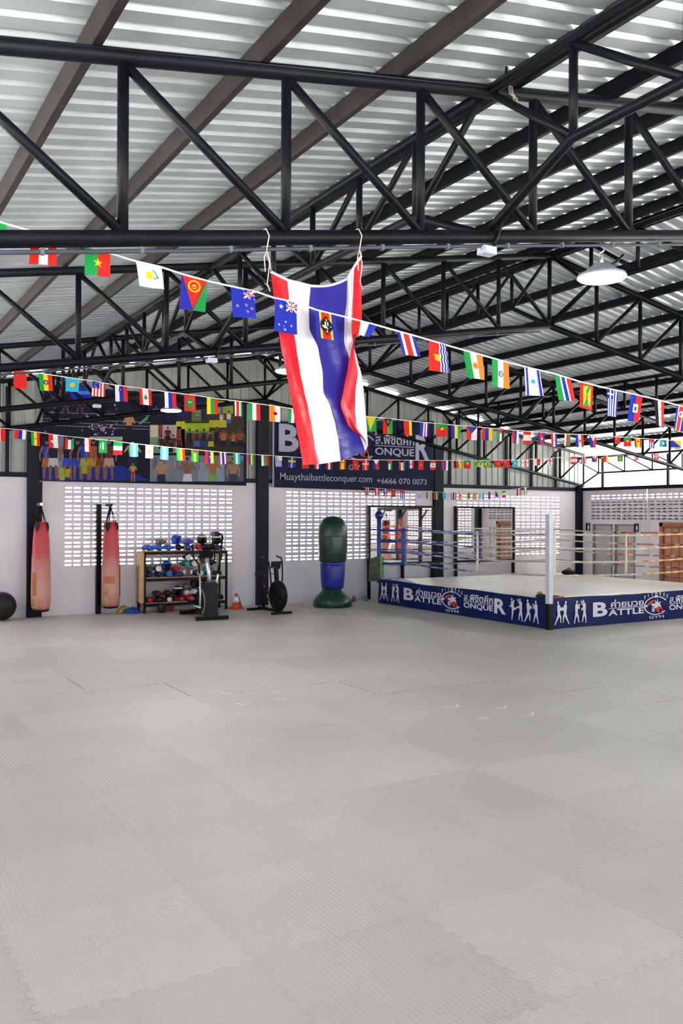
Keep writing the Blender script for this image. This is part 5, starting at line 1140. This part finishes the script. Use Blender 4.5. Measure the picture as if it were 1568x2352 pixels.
bk = local('air_bike', 'black air bike with a large fan wheel in front of the middle column', 'exercise machine', (-.52, -2.02, 0), math.radians(3))
m = MB(); m.beam((-.25, -.12, .03), (.25, -.12, .03), .06, .05); ep(bk, 'front_foot', m, BLACK)
m = MB(); m.beam((-.30, .95, .03), (.22, .95, .03), .06, .05); ep(bk, 'rear_foot', m, BLACK)
m = MB(); m.beam((0, -.12, .06), (0, .95, .06), .06, .06); ep(bk, 'main_frame', m, BLACK)
m = MB(); m.lathe([(.05, -.075), (.25, -.08), (.325, -.055), (.335, 0), (.325, .055), (.25, .08), (.05, .075)], (0, .05, .40), 36, axis=(1, 0, 0)); fan = ep(bk, 'fan_wheel', m, BLACK)
for sg in (-1, 1):
    for rr in (.10, .17, .24, .30):
        m = MB(); m.tube([(sg*(.088 if rr < .28 else .07), .05+rr*math.cos(2*math.pi*i/24), .40+rr*math.sin(2*math.pi*i/24)) for i in range(25)], .004, 5, cap=False); ep(fan, 'cage_ring', m, DKGREY)
    for i in range(12):
        a = 2*math.pi*i/12; m = MB(); m.tube([(sg*.086, .05+.05*math.cos(a), .40+.05*math.sin(a)), (sg*.09, .05+.25*math.cos(a), .40+.25*math.sin(a)), (sg*.06, .05+.325*math.cos(a), .40+.325*math.sin(a))], .004, 5); ep(fan, 'cage_spoke', m, DKGREY)
m = MB(); m.beam((0, .10, .68), (0, .16, 1.12), .07, .09, up=(0, 1, 0)); ep(bk, 'mast', m, BLACK)
m = MB(); m.prism([(-.11, 0), (.11, 0), (.12, .17), (-.12, .17)], (0, .20, 1.0), (1, 0, 0), (0, -.3, .95), .05); ep(bk, 'console', m, DKGREY)
for sg in (-1, 1):
    m = MB(); m.tube([(sg*.13, .10, .45), (sg*.15, .12, .85), (sg*.17, .16, 1.12), (sg*.19, .24, 1.22), (sg*.20, .46, 1.26)], [.017, .017, .017, .018, .022], 10); ep(bk, 'handle_arm', m, BLACK)
    m = MB(); m.tube([(sg*.06, .42, .33), (sg*.12, .42+sg*.1, .33-sg*.1)], .014, 8); cr_ = ep(bk, 'crank', m, SILVER)
    m = MB(); m.box((sg*.12 if sg > 0 else -.22, .37+sg*.1, .315-sg*.1), (.22 if sg > 0 else -.12, .47+sg*.1, .345-sg*.1)); ep(cr_, 'pedal', m, BLACK)
m = MB(); m.tube([(0, .72, .08), (0, .78, .60), (0, .79, .78)], [.035, .03, .024], 10); sp_ = ep(bk, 'seat_post', m, BLACK)
m = MB(); m.ball((.05, .78, .56), .028, 10, 7); ep(sp_, 'clamp_knob', m, REDP)
m = MB(); m.prism([(-.11, .14), (-.12, .05), (-.03, -.12), (.03, -.12), (.12, .05), (.11, .14)], (0, .80, .79), (1, 0, 0), (0, 1, .05), .075); ep(bk, 'saddle', m, DKGREY)
m = MB(); m.tube([(-.05, .13, 1.02), (-.14, .15, .98), (-.14, .16, .9), (-.06, .16, .88)], .012, 8); ep(bk, 'bottle_cage', m, SILVER)

# ------------------------------------------------------------------ plain padded shape added in place of the green statue, and cleaning poles
GV = mat('bottle_green_vinyl', (.012, .050, .036), .30, noise=.3, nscale=7); BV = mat('royal_blue_vinyl', (.014, .025, .30), .32, noise=.2, nscale=7)
dx, dy = 1.33, -1.2
du = thing('statue_stand_in', 'tall dark green and blue padded stand-in for a statue on a broad base, beside the mirror', 'punching bag', (dx, dy, 0))
m = MB(); m.lathe([(.44, .0), (.47, .03), (.47, .12), (.40, .24), (.27, .36), (.25, .44)], (dx, dy, 0), 32); part(du, 'weighted_base', m, GV)
m = MB(); m.lathe([(.25, .44), (.27, .46), (.29, .70), (.30, .95), (.29, 1.04), (.27, 1.05)], (dx, dy, 0), 32); part(du, 'lower_pad', m, BV)
m = MB(); m.lathe([(.27, 1.05), (.32, 1.08), (.35, 1.35), (.36, 1.65), (.34, 1.92), (.27, 2.08), (.15, 2.16), (.03, 2.18)], (dx, dy, 0), 32); up_ = part(du, 'upper_pad', m, GV)
for z in (1.38, 1.70):
    m = MB(); m.lathe([(.352, z-.012), (.366, z-.008), (.366, z+.008), (.352, z+.012)], (dx, dy, 0), 32); part(up_, 'seam', m, GV)
m = MB(); m.lathe([(.292, .99), (.312, 1.0), (.312, 1.06), (.29, 1.07)], (dx, dy, 0), 32); part(du, 'belt', m, BV)
for i, (px, lab) in enumerate(((2.36, 'pale broom pole leaning on the wall, nearer the statue stand-in'), (2.72, 'pale broom pole leaning on the wall, nearer the mirror'))):
    o = thing('broom', lab, 'broom', (px, -.5, 0)); m = MB(); m.tube([(px+.03, -.45, .13), (px-.02, -.05, 1.15)], .012, 8); part(o, 'handle', m, mat('pale_pole', (.72, .78, .80), .4, noise=.05))
    m = MB(); m.lathe([(.07, .0), (.06, .06), (.02, .15)], (px+.03, -.46, .0), 14, sx=1.2, sy=.6); part(o, 'head', m, mat('teal_bristles', (.14, .30, .30), .8, noise=.3) if i else mat('brown_bristles', (.25, .17, .12), .8, noise=.3))
# training frame and a bag along the right wall, seen in the mirror
rk = thing('training_frame', 'black steel training frame along the right wall, seen in the mirror', 'frame', (10.0, -8.8, 0))
for y in (-7.4, -8.8, -10.2):
    m = MB(); m.box((9.96, y-.05, 0), (10.06, y+.05, 2.5)); part(rk, 'upright', m, STEEL)
    m = MB(); m.beam((10.01, y+.05, 2.05), (10.01, y+.45, 2.45), .05, .05); part(rk, 'brace', m, STEEL)
m = MB(); m.beam((10.01, -10.25, 2.5), (10.01, -7.35, 2.5), .1, .1); part(rk, 'top_beam', m, STEEL)
bag(9.75, -9.3, 'red punching bag hanging from the black training frame, seen in the mirror', [])
m = MB(); m.beam((10.01, -9.3, 2.42), (9.72, -9.3, 2.42), .05, .06); part(rk, 'bag_arm', m, STEEL)
# restroom signs: small blade signs beside the grey doors
for y, lab in ((-.45, 'small black pictogram sign left of the grey doors'), (-2.28, 'small black pictogram sign right of the grey doors')):
    o = thing('restroom_sign', lab, 'sign', (XW-.1, y, 1.78)); m = MB(); m.box((XW-.17, y-.012, 1.75), (XW-.002, y+.012, 2.0)); part(o, 'plate', m, BLACK)
    m = MB(); O2 = V(XW-.085, y-.012, 1.78)
    for pl in (disc(0, .165, .022, .022, 10), [(-.03, .135), (.03, .135), (.045, .06), (-.045, .06)], limb(-.015, .06, -.015, .01, .02, .02), limb(.015, .06, .015, .01, .02, .02)): m.prism(pl, O2, (1, 0, 0), (0, 0, 1), .003, 0, back=False)
    part(o, 'pictogram', m, PRINTW)
# wall-mounted cable pipe down the right wall
o = thing('wall_pipe', 'thin white pipe running down the right wall between the doors', 'pipe', (XW-.03, -2.62, 1.2)); m = MB(); m.tube([(XW-.02, -2.62, 1.15), (XW-.02, -2.62, 3.1)], .02, 8); part(o, 'pipe', m, WHITE)
m = MB(); m.box((XW-.05, -2.68, 1.08), (XW-.001, -2.56, 1.2)); part(o, 'socket', m, BOXM)
# short strips of white tape on the mats
TAPE = mat('white_floor_tape', (.85, .85, .82), .6, noise=.03)
MARKS = [[(507, 1591), (523, 1594), (531, 1591)], [(621, 1591), (640, 1590.5), (640, 1588)], [(543, 1616), (558, 1619), (572, 1615)], [(630, 1606), (655, 1607), (658, 1604)], [(1018, 1623), (1050, 1624), (1051, 1619)], [(1135, 1625), (1158, 1627), (1163, 1620)], [(1095, 1648), (1108, 1651), (1120, 1646)], [(1200, 1643), (1223, 1643), (1222, 1636)]]
NEAR = ['far left of the left cluster', 'far right of the left cluster', 'near left of the left cluster', 'near right of the left cluster', 'far left of the right cluster', 'far middle of the right cluster', 'near left of the right cluster', 'near right of the right cluster']
for mk, nn in zip(MARKS, NEAR):
    P = [atZ(x, y, 0) for x, y in mk]; m = MB()
    for a, b in zip(P[:-1], P[1:]): m.beam(a+V(0, 0, .0012), b+V(0, 0, .0012), .022, .0016)
    solo('floor_tape', m, TAPE, 'white tape corner mark on the grey mats, %s' % nn, 'tape', tuple(P[1]), 'tape corners on the mats')
# loose wire ends on the nearest truss
o = thing('wire_tangle', 'loose wire ends tied round the top chord of the nearest truss', 'wire', (-5.2, TY[0]-.06, ztop(5.2)))
z = ztop(5.2)
for k in range(4):
    m = MB(); m.tube([(-5.21+.012*k, TY[0]+.02, z+.052), (-5.205+.012*k, TY[0]-.055, z+.03), (-5.20+.012*k, TY[0]-.06, z-.03), (-5.17+.012*k, TY[0]-.07, z-.05+.02*math.sin(k*2)), (-5.18+.02*k*math.sin(k*3), TY[0]-.07, z-.06-.025*k)], .002, 6); part(o, 'wire', m, STRING)
m = MB(); m.tube([(-5.21, TY[0]-.02, z+.04), (-5.2, TY[0]-.03, z+.17)], .008, 6); part(o, 'bolt', m, STEEL)
